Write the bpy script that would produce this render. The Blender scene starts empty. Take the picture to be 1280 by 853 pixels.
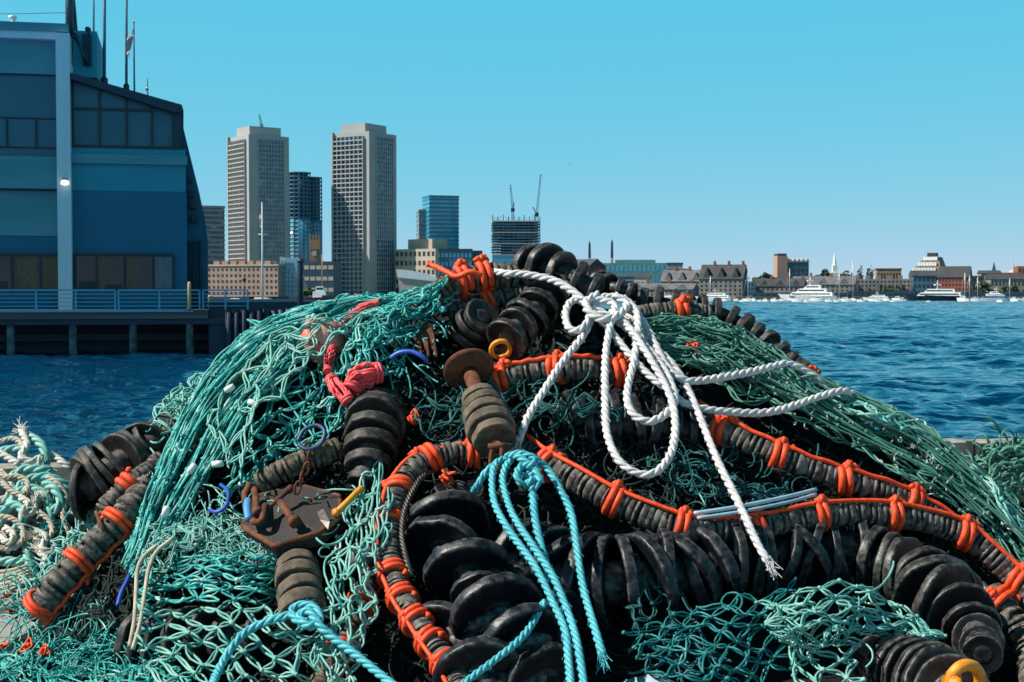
import bpy, math, random
import numpy as np
from mathutils import Vector, Matrix, noise

SC = bpy.context.scene
COL = SC.collection
rnd = random.Random(7)
NR = np.random.default_rng(11)
R = math.radians

# ------------------------------------------------------------------ camera
F = 1778.0                       # focal length in photo pixels (1280 wide)
CAMZ = 1.5                       # eye height above the quay
HOR = 365.0                      # horizon row in the photo
PITCH = math.atan((426.5 - HOR) / F)
cam = bpy.data.cameras.new('camera'); cam_ob = bpy.data.objects.new('camera', cam); COL.objects.link(cam_ob)
cam.sensor_width = 36; cam.lens = F / 1280 * 36
cam.clip_start = 0.1; cam.clip_end = 12000
cam_ob.location = (0, 0, CAMZ)
cam_ob.rotation_euler = (R(90) - PITCH, 0, 0)
cam.dof.use_dof = True; cam.dof.focus_distance = 6.2; cam.dof.aperture_fstop = 16.0
SC.camera = cam_ob

# ------------------------------------------------------------------ sky and sun
ZEN = 0.12
SUN_EL, SUN_AHEAD = 47.0, -10.0    # sun on the left of the view
w = bpy.data.worlds.new('World'); SC.world = w; w.use_nodes = True
nt = w.node_tree; bg = nt.nodes['Background']
sky = nt.nodes.new('ShaderNodeTexSky'); sky.sky_type = 'NISHITA'; sky.sun_disc = False
sky.sun_elevation = R(SUN_EL); sky.sun_rotation = R(-90 + SUN_AHEAD)
sky.air_density = 0.6; sky.dust_density = 0.0; sky.ozone_density = 6.0
# summer-noon colour balance of the sky: per-channel response, dimming towards the zenith
sep = nt.nodes.new('ShaderNodeSeparateColor'); cmb = nt.nodes.new('ShaderNodeCombineColor')
nt.links.new(sky.outputs[0], sep.inputs[0])
for i_, (gain, pw) in enumerate(((1.0, 0.93), (5.1, 0.111), (7.8, 0.0))):
    p_ = nt.nodes.new('ShaderNodeMath'); p_.operation = 'POWER'; p_.inputs[1].default_value = pw
    m_ = nt.nodes.new('ShaderNodeMath'); m_.operation = 'MULTIPLY'; m_.inputs[1].default_value = gain
    nt.links.new(sep.outputs[i_], p_.inputs[0]); nt.links.new(p_.outputs[0], m_.inputs[0]); nt.links.new(m_.outputs[0], cmb.inputs[i_])
tcw = nt.nodes.new('ShaderNodeTexCoord'); sxyz = nt.nodes.new('ShaderNodeSeparateXYZ'); mr = nt.nodes.new('ShaderNodeMapRange')
mr.interpolation_type = 'SMOOTHSTEP'
mr.inputs[1].default_value = 0.3; mr.inputs[2].default_value = 0.72; mr.inputs[3].default_value = 1.0; mr.inputs[4].default_value = ZEN
mul = nt.nodes.new('ShaderNodeVectorMath'); mul.operation = 'SCALE'
nt.links.new(tcw.outputs['Generated'], sxyz.inputs[0]); nt.links.new(sxyz.outputs['Z'], mr.inputs[0])
nt.links.new(cmb.outputs[0], mul.inputs[0]); nt.links.new(mr.outputs[0], mul.inputs['Scale'])
nt.links.new(mul.outputs[0], bg.inputs[0])
bg.inputs[1].default_value = 0.0715
sv = Vector((-math.cos(R(SUN_EL)) * math.cos(R(SUN_AHEAD)), math.cos(R(SUN_EL)) * math.sin(R(SUN_AHEAD)), math.sin(R(SUN_EL))))
sl = bpy.data.lights.new('sun', 'SUN'); sl.energy = 5.0; sl.angle = R(0.53); sl.color = (1, 0.93, 0.83)
so = bpy.data.objects.new('sun', sl); COL.objects.link(so)
so.rotation_euler = (-sv).to_track_quat('-Z', 'Y').to_euler(); so.location = (-30, 0, 40)
vs = SC.view_settings
vs.view_transform = 'Standard'; vs.look = 'None'; vs.gamma = 1.0; vs.use_curve_mapping = False
vs.exposure = 0.52

# ------------------------------------------------------------------ photo pixel -> world point at distance Y
_cp, _sp = math.cos(PITCH), math.sin(PITCH)
def P(px, py, Y):
    a = (np.asarray(px, float) - 640) / F; b = (426.5 - np.asarray(py, float)) / F
    Y = np.asarray(Y, float)
    dy = _cp + b * _sp; dz = -_sp + b * _cp
    return np.stack(np.broadcast_arrays(a / dy * Y, Y, CAMZ + dz / dy * Y), -1)
def mpp(Y): return Y / F           # metres per photo pixel

# ------------------------------------------------------------------ materials
MATS = {}
def mat(name, c1, c2=None, rough=0.6, scale=4.0, detail=5.0, bump=0.0, bscale=None, metal=0.0, spec=0.5, contrast=(0.35, 0.65), c3=None, emit=0, coat=0, edge=None, bd=0.02):
    if name in MATS: return MATS[name]
    m = bpy.data.materials.new(name); m.use_nodes = True
    n = m.node_tree; b = n.nodes['Principled BSDF']
    b.inputs['Roughness'].default_value = rough; b.inputs['Metallic'].default_value = metal
    b.inputs['Specular IOR Level'].default_value = spec
    b.inputs['Coat Weight'].default_value = coat
    tc = n.nodes.new('ShaderNodeTexCoord')
    nz = n.nodes.new('ShaderNodeTexNoise'); nz.inputs['Scale'].default_value = scale; nz.inputs['Detail'].default_value = detail
    n.links.new(tc.outputs['Object'], nz.inputs['Vector'])
    cr = n.nodes.new('ShaderNodeValToRGB'); e = cr.color_ramp.elements
    e[0].position = contrast[0]; e[1].position = contrast[1]
    c2 = c2 or tuple(x * 0.75 for x in c1)
    e[0].color = (*c1, 1); e[1].color = (*c2, 1)
    if c3:
        k = e.new(min(0.98, contrast[1] + 0.12)); k.color = (*c3, 1)
    n.links.new(nz.outputs['Fac'], cr.inputs['Fac']); last = cr.outputs['Color']
    if edge:                         # wear along exposed edges
        ge = n.nodes.new('ShaderNodeNewGeometry'); r2 = n.nodes.new('ShaderNodeValToRGB'); r2.color_ramp.elements[0].position = 0.505; r2.color_ramp.elements[1].position = 0.60
        mx = n.nodes.new('ShaderNodeMix'); mx.data_type = 'RGBA'; mx.inputs[7].default_value = (*edge, 1)
        n3 = n.nodes.new('ShaderNodeTexNoise'); n3.inputs['Scale'].default_value = 38; n3.inputs['Detail'].default_value = 6
        n.links.new(tc.outputs['Object'], n3.inputs['Vector'])
        mu = n.nodes.new('ShaderNodeMath'); mu.operation = 'MULTIPLY'; mu2 = n.nodes.new('ShaderNodeMapRange'); mu2.inputs[1].default_value = .4; mu2.inputs[2].default_value = .62
        n.links.new(n3.outputs['Fac'], mu2.inputs[0]); n.links.new(ge.outputs['Pointiness'], r2.inputs['Fac']); n.links.new(r2.outputs['Color'], mu.inputs[0]); n.links.new(mu2.outputs[0], mu.inputs[1])
        n.links.new(mu.outputs[0], mx.inputs[0]); n.links.new(last, mx.inputs[6]); last = mx.outputs[2]
    n.links.new(last, b.inputs['Base Color'])
    if bump:
        n2 = n.nodes.new('ShaderNodeTexNoise'); n2.inputs['Scale'].default_value = bscale or scale * 4; n2.inputs['Detail'].default_value = 6
        n.links.new(tc.outputs['Object'], n2.inputs['Vector'])
        bp = n.nodes.new('ShaderNodeBump'); bp.inputs['Strength'].default_value = bump; bp.inputs['Distance'].default_value = bd
        n.links.new(n2.outputs['Fac'], bp.inputs['Height']); n.links.new(bp.outputs['Normal'], b.inputs['Normal'])
    if emit:
        b.inputs['Emission Color'].default_value = (1, 0.95, 0.85, 1); b.inputs['Emission Strength'].default_value = emit
    MATS[name] = m
    return m

# ------------------------------------------------------------------ objects
WL = {}                              # world location of an object's frame
def setp(o, label=None, cat=None, group=None, kind=None):
    if label: o['label'] = label
    if cat: o['category'] = cat
    if group: o['group'] = group
    if kind: o['kind'] = kind
    return o
def thing(name, label, cat, loc, group=None):
    o = bpy.data.objects.new(name, None); COL.objects.link(o)
    o.empty_display_size = 0.1
    o.location = Vector(loc); WL[o.name] = Vector(loc)
    return setp(o, label, cat, group)

class MB:
    def __init__(s): s.v = []; s.q = []; s.t = []; s.ng = []; s.n = 0
    def add(s, v, q=None, t=None, ng=None):
        v = np.asarray(v, float).reshape(-1, 3)
        if q is not None and len(q): s.q.append(np.asarray(q, int) + s.n)
        if t is not None and len(t): s.t.append(np.asarray(t, int) + s.n)
        for f in ng or (): s.ng.append([i + s.n for i in f])
        s.v.append(v); s.n += len(v); return s
    def tubes(s, pts, rad, k=6, caps=True, ref=(0.31, -0.87, 0.38)):
        """pts (E,M,3), rad scalar/(E,M)"""
        pts = np.asarray(pts, float)
        if pts.ndim == 2: pts = pts[None]
        E, M, _ = pts.shape
        rad = np.asarray(rad, float)
        if rad.ndim == 1: rad = rad[None] if E == 1 else rad[:, None]
        rad = np.broadcast_to(rad, (E, M))
        t = np.gradient(pts, axis=1); t /= np.linalg.norm(t, axis=2, keepdims=True) + 1e-12
        if E <= 8:
            n1 = np.zeros_like(t)
            for e in range(E):
                r = np.array(ref); n = np.cross(t[e, 0], r); n /= np.linalg.norm(n) + 1e-9
                for i in range(M):
                    n = n - t[e, i] * np.dot(n, t[e, i]); n /= np.linalg.norm(n) + 1e-9
                    n1[e, i] = n
        else:
            n1 = np.cross(t, np.asarray(ref)); n1 /= np.linalg.norm(n1, axis=2, keepdims=True) + 1e-9
        n2 = np.cross(t, n1)
        a = np.arange(k) * 2 * np.pi / k
        ring = n1[:, :, None, :] * np.cos(a)[None, None, :, None] + n2[:, :, None, :] * np.sin(a)[None, None, :, None]
        v = pts[:, :, None, :] + ring * rad[:, :, None, None]
        idx = np.arange(E * M * k).reshape(E, M, k)
        A = idx[:, :-1, :]; B = np.roll(A, -1, 2); D_ = idx[:, 1:, :]; C_ = np.roll(D_, -1, 2)
        q = np.stack([A, B, C_, D_], -1).reshape(-1, 4)
        ng = []
        if caps and E <= 200:
            for e in range(E):
                ng.append(list(idx[e, 0, ::-1])); ng.append(list(idx[e, -1, :]))
        s.add(v, q, None, ng); return s
    def blobs(s, c, rad, squash=None):
        """low spheres at c (N,3)"""
        c = np.asarray(c, float).reshape(-1, 3); N = len(c)
        if not N: return s
        rad = np.broadcast_to(np.asarray(rad, float), (N,))
        k, rr = 6, (0.0, 0.8, 0.95, 0.55)
        zs = (-1.0, -0.5, 0.25, 0.85)
        a = np.arange(k) * 2 * np.pi / k
        u = [np.array([[0, 0, -1.0]])]
        for z, r in ((-0.55, 0.83), (0.15, 0.98), (0.75, 0.62)):
            u.append(np.stack([np.cos(a) * r, np.sin(a) * r, np.full(k, z)], 1))
        u.append(np.array([[0, 0, 1.0]])); u = np.concatenate(u)
        rot = NR.normal(size=(N, 3, 3)); rot = np.linalg.qr(rot)[0]
        sc = NR.uniform(0.7, 1.25, (N, 1, 3))
        v = c[:, None, :] + np.einsum('nij,nkj->nki', rot, u[None] * sc) * rad[:, None, None]
        base = (np.arange(N) * len(u))[:, None, None]
        q = []; t = []
        for r in range(2):
            for i in range(k):
                j = (i + 1) % k; q.append((1 + r * k + i, 1 + r * k + j, 1 + (r + 1) * k + j, 1 + (r + 1) * k + i))
        for i in range(k):
            j = (i + 1) % k; t.append((0, 1 + j, 1 + i)); t.append((len(u) - 1, 1 + 2 * k + i, 1 + 2 * k + j))
        q = (np.array(q)[None] + base).reshape(-1, 4); t = (np.array(t)[None] + base).reshape(-1, 3)
        s.add(v, q, t); return s
    def box(s, lo, hi, M=None):
        x0, y0, z0 = lo; x1, y1, z1 = hi
        v = np.array([(x0, y0, z0), (x1, y0, z0), (x1, y1, z0), (x0, y1, z0), (x0, y0, z1), (x1, y0, z1), (x1, y1, z1), (x0, y1, z1)], float)
        if M is not None: v = v @ np.asarray(M.to_3x3()).T + np.asarray(M.translation)
        s.add(v, [(0, 3, 2, 1), (4, 5, 6, 7), (0, 1, 5, 4), (1, 2, 6, 5), (2, 3, 7, 6), (3, 0, 4, 7)]); return s
    def prism(s, poly, y0, y1, M=None):
        """poly: list of (x,z), extruded in y"""
        n = len(poly)
        v = np.array([(x, y0, z) for x, z in poly] + [(x, y1, z) for x, z in poly], float)
        if M is not None: v = v @ np.asarray(M.to_3x3()).T + np.asarray(M.translation)
        s.add(v, [(i, i + n, (i + 1) % n + n, (i + 1) % n) for i in range(n)], None, [list(range(n)), list(range(2 * n - 1, n - 1, -1))]); return s
    def lathe(s, c, axis, prof, k=24, wob=0.0, seed=0, closed=True):
        """prof: list of (r, h) along axis"""
        c = np.asarray(c, float); ax = np.asarray(axis, float); ax /= np.linalg.norm(ax)
        r = np.array((0.3, 0.2, 1.0)) if abs(ax[2]) < 0.9 else np.array((1.0, 0.1, 0.0))
        n1 = np.cross(ax, r); n1 /= np.linalg.norm(n1); n2 = np.cross(ax, n1)
        a = np.arange(k) * 2 * np.pi / k
        g = np.random.default_rng(seed)
        wv = np.ones(k)
        if wob:
            for f in (1, 2, 3, 5): wv += wob * g.normal() * np.cos(f * a + g.uniform(0, 6.28)) / f ** 0.6
        v = []
        for rr, h in prof:
            v.append(c + ax * h + (n1 * np.cos(a)[:, None] + n2 * np.sin(a)[:, None]) * (rr * wv)[:, None])
        m = len(prof); idx = np.arange(m * k).reshape(m, k)
        A = idx[:-1]; B = np.roll(A, -1, 1); D_ = idx[1:]; C_ = np.roll(D_, -1, 1)
        q = np.stack([A, B, C_, D_], -1).reshape(-1, 4)
        ng = [list(idx[0, ::-1]), list(idx[-1])] if closed else []
        s.add(np.concatenate(v), q, None, ng); return s
    def build(s, name, material, parent=None, smooth=True, label=None, cat=None, group=None, kind=None):
        v = np.concatenate(s.v)
        if parent is None:
            lo = v.min(0); hi = v.max(0); org = Vector(((lo[0] + hi[0]) / 2, (lo[1] + hi[1]) / 2, lo[2])); loc = org
        else:
            org = WL[parent.name]; loc = Vector((0, 0, 0))
        v = v - np.array(org)
        me = bpy.data.meshes.new(name)
        q = np.concatenate(s.q) if s.q else np.zeros((0, 4), int)
        t = np.concatenate(s.t) if s.t else np.zeros((0, 3), int)
        loops = [q.ravel(), t.ravel()] + [np.array(f) for f in s.ng]
        cnt = np.concatenate([np.full(len(q), 4), np.full(len(t), 3), np.array([len(f) for f in s.ng], int)]).astype(int)
        loops = np.concatenate(loops).astype(np.int32)
        me.vertices.add(len(v)); me.vertices.foreach_set('co', v.astype(np.float32).ravel())
        me.loops.add(len(loops)); me.loops.foreach_set('vertex_index', loops)
        me.polygons.add(len(cnt)); st = np.concatenate([[0], np.cumsum(cnt)[:-1]]).astype(np.int32)
        me.polygons.foreach_set('loop_start', st)
        me.polygons.foreach_set('use_smooth', np.full(len(cnt), bool(smooth)))
        me.update(calc_edges=True)
        me.materials.append(material)
        o = bpy.data.objects.new(name, me); COL.objects.link(o)
        if parent is not None: o.parent = parent
        o.location = loc; WL[o.name] = org
        return setp(o, label, cat, group, kind)

def unit_box():
    if 'ub' not in MATS:
        m = MB().box((-.5, -.5, -.5), (.5, .5, .5))
        me = bpy.data.meshes.new('box'); me.from_pydata([tuple(x) for x in m.v[0]], [], [tuple(int(i) for i in f) for f in m.q[0]]); me.polygons.foreach_set('use_smooth', np.zeros(6, bool)); MATS['ub'] = me
    return MATS['ub']
def boxpart(name, parent, material, lo, hi, M=None):
    """a box child that shares one mesh; its material sits on the object"""
    key = 'ub_' + material.name
    if key not in MATS:
        me = unit_box().copy(); me.materials.append(material); MATS[key] = me
    o = bpy.data.objects.new(name, MATS[key]); COL.objects.link(o); o.parent = parent
    c = Vector([(a + b) / 2 for a, b in zip(lo, hi)]); d = [abs(b - a) for a, b in zip(lo, hi)]
    Mx = Matrix.Translation(c) @ Matrix.Diagonal((*d, 1))
    if M is not None: Mx = M @ Mx
    Mx = Matrix.Translation(-WL[parent.name]) @ Mx
    loc, rot, sc = Mx.decompose(); o.location = loc; o.rotation_mode = 'QUATERNION'; o.rotation_quaternion = rot; o.scale = sc
    WL[o.name] = WL[parent.name] + loc
    return o

def catmull(pts, step):
    p = np.asarray(pts, float)
    if len(p) == 2: p = np.stack([p[0], (p[0] + p[1]) / 2, p[1]])
    q = np.concatenate([[2 * p[0] - p[1]], p, [2 * p[-1] - p[-2]]])
    out = []
    for i in range(1, len(q) - 2):
        a, b, c, d = q[i - 1], q[i], q[i + 1], q[i + 2]
        n = max(2, int(np.linalg.norm(c - b) / step))
        t = np.linspace(0, 1, n, endpoint=False)[:, None]
        out.append(0.5 * (2 * b + (c - a) * t + (2 * a - 5 * b + 4 * c - d) * t ** 2 + (3 * b - a - 3 * c + d) * t ** 3))
    out.append(p[-1:]); c = np.concatenate(out)
    # even spacing
    L = np.concatenate([[0], np.cumsum(np.linalg.norm(np.diff(c, axis=0), axis=1))])
    n = max(3, int(L[-1] / step) + 1); s = np.linspace(0, L[-1], n)
    return np.stack([np.interp(s, L, c[:, k]) for k in range(3)], 1)
def frames(c, ref=(0.31, -0.87, 0.38)):
    t = np.gradient(c, axis=0); t /= np.linalg.norm(t, axis=1, keepdims=True) + 1e-12
    n = np.cross(t[0], ref); n1 = np.zeros_like(t)
    for i in range(len(c)):
        n = n - t[i] * np.dot(n, t[i]); n /= np.linalg.norm(n) + 1e-9; n1[i] = n
    return t, n1, np.cross(t, n1)
def rope_geo(mb, pts, r, pitch=5.5, k=7, strands=3):
    """laid rope: three strands twisted round the centre line"""
    c = catmull(pts, r * 0.62); t, n1, n2 = frames(c)
    L = np.concatenate([[0], np.cumsum(np.linalg.norm(np.diff(c, axis=0), axis=1))])
    f0 = NR.uniform(0, 6.28, 4); Lr = L / r
    c = c + (n1 * (np.sin(Lr / 9 + f0[0]) + .6 * np.sin(Lr / 4.1 + f0[1]))[:, None] + n2 * np.sin(Lr / 6.3 + f0[2])[:, None]) * r * .16
    tw = -2 * np.pi * L / (pitch * r) + .7 * np.sin(Lr / 13 + f0[3]); fl = 1 + .07 * np.sin(Lr / 7 + f0[1])
    for s in range(strands):
        ph = tw + 2 * np.pi * s / strands
        p = c + (n1 * np.cos(ph)[:, None] + n2 * np.sin(ph)[:, None]) * (r * 0.5 * fl)[:, None]
        mb.tubes(p, r * 0.54 * (1 + 0.05 * np.sin(L / r * 1.7 + s) + .04 * np.sin(Lr * .61 + 2 * s)), k)
    return c

# ================================================================== setting: quay, water, far shore
WZ = -2.5                                     # water level
H = CAMZ - WZ
def X(px, Y): return float(P(px, HOR, Y)[0])
def Z(py, Y): return float(P(640, py, Y)[2])

concrete = mat('quay_concrete', (0.30, 0.28, 0.25), (0.17, 0.16, 0.15), 0.9, 3, bump=0.5)
timber = mat('weathered_timber', (0.36, 0.31, 0.25), (0.17, 0.14, 0.11), 0.85, 6, bump=0.6)
# the quay edge runs slightly away to the right
QY = lambda x: 11.6 + 0.232 * x
MB().add(np.array([(x, y, z) for z in (-3.6, 0.0) for x, y in ((-14, -6), (40, -6), (40, QY(40)), (-14, QY(-14)))]), [(3, 2, 1, 0), (4, 5, 6, 7), (0, 1, 5, 4), (1, 2, 6, 5), (2, 3, 7, 6), (3, 0, 4, 7)]).build('quay', concrete, smooth=False, kind='structure')
BM = Matrix.Translation((0, QY(0) - .02, 0)) @ Matrix.Rotation(math.atan(0.232), 4, 'Z')
m = MB()
for k in range(9): m.box((-14 + 6 * k, -.34, .004), (-8.02 + 6 * k, 0, .2 + .006 * (k % 3)), BM)
m.build('timber_curb', timber, smooth=False, label='weathered timber curb along the quay edge behind the nets', cat='curb')

def water_mat():
    m = bpy.data.materials.new('harbour_water'); m.use_nodes = True
    n = m.node_tree; b = n.nodes['Principled BSDF']
    b.inputs['Base Color'].default_value = (0.0, 0.025, 0.068, 1)
    b.inputs['Roughness'].default_value = 0.06; b.inputs['IOR'].default_value = 1.7; b.inputs['Specular IOR Level'].default_value = 0.6
    tc = n.nodes.new('ShaderNodeTexCoord'); last = None
    for sc, st, dist, rot in ((0.14, 1.0, 0.55, 0.5), (0.55, 1.0, 0.22, -0.3), (2.1, 1.0, 0.055, 0.2)):
        mp = n.nodes.new('ShaderNodeMapping'); mp.inputs['Scale'].default_value = (0.55, 1.0, 1.0); mp.inputs['Rotation'].default_value = (0, 0, rot)
        nz = n.nodes.new('ShaderNodeTexNoise'); nz.inputs['Scale'].default_value = sc; nz.inputs['Detail'].default_value = 3; nz.inputs['Roughness'].default_value = 0.45
        bp = n.nodes.new('ShaderNodeBump'); bp.inputs['Strength'].default_value = st; bp.inputs['Distance'].default_value = dist * 2.2
        n.links.new(tc.outputs['Object'], mp.inputs[0]); n.links.new(mp.outputs[0], nz.inputs['Vector']); n.links.new(nz.outputs['Fac'], bp.inputs['Height'])
        if last: n.links.new(last.outputs['Normal'], bp.inputs['Normal'])
        last = bp
    n.links.new(last.outputs['Normal'], b.inputs['Normal'])
    return m
# water sheet with real ripples: rows further apart with distance, long waves kept everywhere
def water_sheet():
    ys = np.concatenate([np.linspace(11.5, 40, 190), 40 * np.exp(np.linspace(0, np.log(720 / 40.), 560))[1:], [900, 1500, 4000, 9000]])
    us = np.linspace(-0.62, 0.62, 520)
    Yg, Ug = np.meshgrid(ys, us, indexing='ij'); Xg = Ug * np.maximum(Yg, 30) * (1 + (Yg > 800) * 2.0)
    zz = np.zeros_like(Xg); dx = np.maximum(np.gradient(ys)[:, None], np.maximum(Yg, 30) * (us[1] - us[0]))
    for i in range(46):
        lam = 0.40 * (9 / 0.40) ** (i / 45.0) * NR.uniform(0.85, 1.15)
        th = NR.normal(0.25, 0.55) + math.pi / 2
        k = 2 * math.pi / lam; amp = 0.0138 * lam ** 0.66
        fade = np.clip(lam / (dx * 1.1) - .3, 0, 1)
        ph = k * (Xg * math.cos(th) + Yg * math.sin(th)) + NR.uniform(0, 6.28)
        zz += amp * fade * np.sin(ph + 0.5 * np.sin(ph * 0.37 + i))
    zz *= .75 + .35 * np.sin(Xg / 17 + np.sin(Yg / 11) * 1.3) * np.sin(Yg / 14 + Xg / 60)          # wind patches
    v = np.stack([Xg, Yg, WZ + zz], -1).reshape(-1, 3)
    nr, nc = Xg.shape; idx = np.arange(nr * nc).reshape(nr, nc)
    q = np.stack([idx[:-1, :-1], idx[:-1, 1:], idx[1:, 1:], idx[1:, :-1]], -1).reshape(-1, 4)
    MB().add(v, q).build('water', water_mat(), kind='structure')
water_sheet()

shore_m = mat('shore_ground', (0.16, 0.15, 0.13), (0.09, 0.10, 0.07), 0.95, 0.05)
def shore():
    m = MB()
    pts = [(-900, 640), (-150, 640), (-120, 760), (60, 760), (110, 700), (700, 700), (2500, 900), (2500, 4200), (-2500, 4200), (-2500, 640)]
    n = len(pts); zt = -0.9
    v = [(x, y, zt) for x, y in pts] + [(x, y, -4) for x, y in pts]
    m.add(v, [(i, (i + 1) % n, (i + 1) % n + n, i + n) for i in range(n)], None, [list(range(n))])
    m.build('shore_ground', shore_m, smooth=False, kind='structure')
shore()
GZ = -0.9

# ================================================================== far city
conc_b = mat('tower_concrete', (0.38, 0.375, 0.37), (0.33, 0.325, 0.32), 0.85, 0.05)
slab_b = mat('tower_slab', (0.43, 0.42, 0.41), (0.37, 0.36, 0.35), 0.85, 0.1)
glass_t = mat('tower_window_glass', (0.007, 0.055, 0.105), (0.014, 0.10, 0.165), 0.1, 0.22, spec=0.8, contrast=(.4, .58), c3=(0.20, 0.27, 0.30), detail=2.0)
glass_c = mat('curtain_glass', (0.02, 0.22, 0.38), (0.05, 0.36, 0.52), 0.08, 0.06, spec=0.9)
glass_d = mat('dark_window', (0.012, 0.022, 0.03), (0.03, 0.045, 0.055), 0.2, 0.3)
brick_p = mat('pink_brick', (0.40, 0.27, 0.215), (0.34, 0.22, 0.175), 0.9, 0.2)
brick_r = mat('red_brick', (0.30, 0.09, 0.055), (0.22, 0.07, 0.05), 0.9, 0.2)
granite = mat('grey_granite', (0.24, 0.225, 0.21), (0.15, 0.145, 0.14), 0.9, 0.2)
beige = mat('beige_stone', (0.50, 0.42, 0.33), (0.42, 0.35, 0.28), 0.9, 0.1)
slate = mat('slate_roof', (0.055, 0.058, 0.065), (0.035, 0.04, 0.048), 0.7, 0.3)
slate_l = mat('pale_slate_roof', (0.15, 0.15, 0.16), (0.09, 0.095, 0.105), 0.7, 0.3)
steelblue = mat('blue_grey_cladding', (0.055, 0.16, 0.24), (0.04, 0.12, 0.19), 0.6, 0.1)
dark_cl = mat('dark_cladding', (0.014, 0.04, 0.075), (0.022, 0.06, 0.10), 0.6, 0.1)
white_p = mat('white_paint', (0.80, 0.80, 0.78), (0.72, 0.73, 0.73), 0.4, 0.5)
copper = mat('green_copper', (0.12, 0.26, 0.27), (0.09, 0.2, 0.22), 0.6, 0.2)
redroof = mat('red_gable_panel', (0.24, 0.06, 0.045), (0.17, 0.05, 0.045), 0.8, 0.2)
steel_d = mat('dark_steel', (0.025, 0.045, 0.06), (0.04, 0.06, 0.08), 0.5, 0.5, metal=0.3)

def frame_m(px0, Y, rot): return Matrix.Translation((X(px0, Y), Y, 0)) @ Matrix.Rotation(R(rot), 4, 'Z')
def base(M, W, D): return M @ Vector((W / 2, D / 2, GZ))

def harbor_tower(label, corner, left_px, right_px, top, Y):
    wl, wr = left_px * mpp(Y), right_px * mpp(Y); th = math.degrees(math.atan2(wl, wr)); L = math.hypot(wl, wr)
    M = frame_m(corner, Y, th); zt = Z(top + 13, Y)
    t = thing('residential_tower', label, 'tower', base(M, L, L), 'pair of tall concrete towers')
    MB().box((0, 0, GZ), (L, L, zt), M).build('concrete_core', conc_b, t, False)
    MB().box((L * .12, L * .2, zt), (L * .9, L * .86, zt + 6.5), M).build('mechanical_penthouse', conc_b, t, False)
    MB().box((L * .24, -.35, GZ), (L * .86, .5, zt - 3), M).box((-.35, L * .14, GZ), (.5, L * .97, zt - 3), M).build('glazing', glass_t, t, False)
    n = 34; ph = (zt - 3 - GZ) / n
    for k in range(n):
        z = GZ + k * ph
        boxpart('floor_slab', t, slab_b, (L * .235, -.6, z), (L * .865, .3, z + ph * .14), M)
        boxpart('balcony_slab', t, slab_b, (-1.7, L * .13, z), (.3, L * .975, z + ph * .22), M)
    for k in range(9):
        x = L * (.24 + .62 * k / 8); boxpart('pier', t, slab_b, (x - .16, -.75, GZ), (x + .16, .3, zt - 3), M)
    for k in range(8):
        y = L * (.14 + .83 * k / 7); boxpart('balcony_divider', t, slab_b, (-1.75, y - .17, GZ), (.3, y + .17, zt - 3), M)
    MB().box((-1.9, L * .96, GZ), (.4, L * 1.0, zt + .5), M).build('corner_pier', conc_b, t, False)
harbor_tower('tall beige concrete tower with balcony grid, left of the two tall towers', 312, 33, 45, 155, 970)
harbor_tower('tall beige concrete tower cut by a diagonal shadow, right of the two tall towers', 462, 49, 30, 151, 985)

def block(name, label, px0, px1, top, Y, D=20, wall=granite, rows=3, cols=8, rot=0, win=glass_d, fw=.5, fh=.5, roof=None, rh=0, group=None, cat='building', bottom=None, skip=None, parapet=None, wname='window'):
    M = frame_m(px0, Y, rot); W = (px1 - px0) * mpp(Y) / math.cos(R(rot)); zt = Z(top, Y); zb = GZ if bottom is None else bottom
    t = thing(name, label, cat, base(M, W, D), group)
    MB().box((0, 0, zb), (W, D, zt), M).build('wall', wall, t, False)
    ch = (zt - zb - .6) / max(rows, 1); cw = W / max(cols, 1)
    for r in range(rows):
        for c in range(cols):
            if skip and skip(r, c): continue
            x = (c + .5) * cw; z = zb + .3 + (r + .5) * ch
            boxpart(wname, t, win, (x - fw * cw / 2, -.12, z - fh * ch / 2), (x + fw * cw / 2, .3, z + fh * ch / 2), M)
    if roof == 'gable':                      # ridge along the front
        m = MB(); o = .5
        m.add(np.array([M @ Vector(p) for p in [(-o, -o, zt), (W + o, -o, zt), (W + o, D + o, zt), (-o, D + o, zt), (-o, D / 2, zt + rh), (W + o, D / 2, zt + rh)]]),
              [(0, 1, 5, 4), (2, 3, 4, 5), (3, 2, 1, 0)], [(0, 4, 3), (1, 2, 5)]); m.build('roof', slate, t, False)
    elif roof == 'front':                    # ridge running away from the viewer
        m = MB(); o = .4
        m.add(np.array([M @ Vector(p) for p in [(-o, -o, zt), (W + o, -o, zt), (W + o, D, zt), (-o, D, zt), (W / 2, -o, zt + rh), (W / 2, D, zt + rh)]]),
              [(0, 4, 5, 3), (1, 2, 5, 4), (3, 2, 1, 0)], [(0, 1, 4), (2, 3, 5)]); m.build('roof', slate, t, False)
    elif roof == 'flat':
        MB().box((W * .2, D * .2, zt), (W * .8, D * .8, zt + rh), M).build('penthouse', parapet or wall, t, False)
    elif roof == 'parapet':
        MB().box((-.4, -.4, zt), (W + .4, D + .4, zt + rh), M).build('parapet', parapet or slate, t, False)
    return t, M, W, zt

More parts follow.
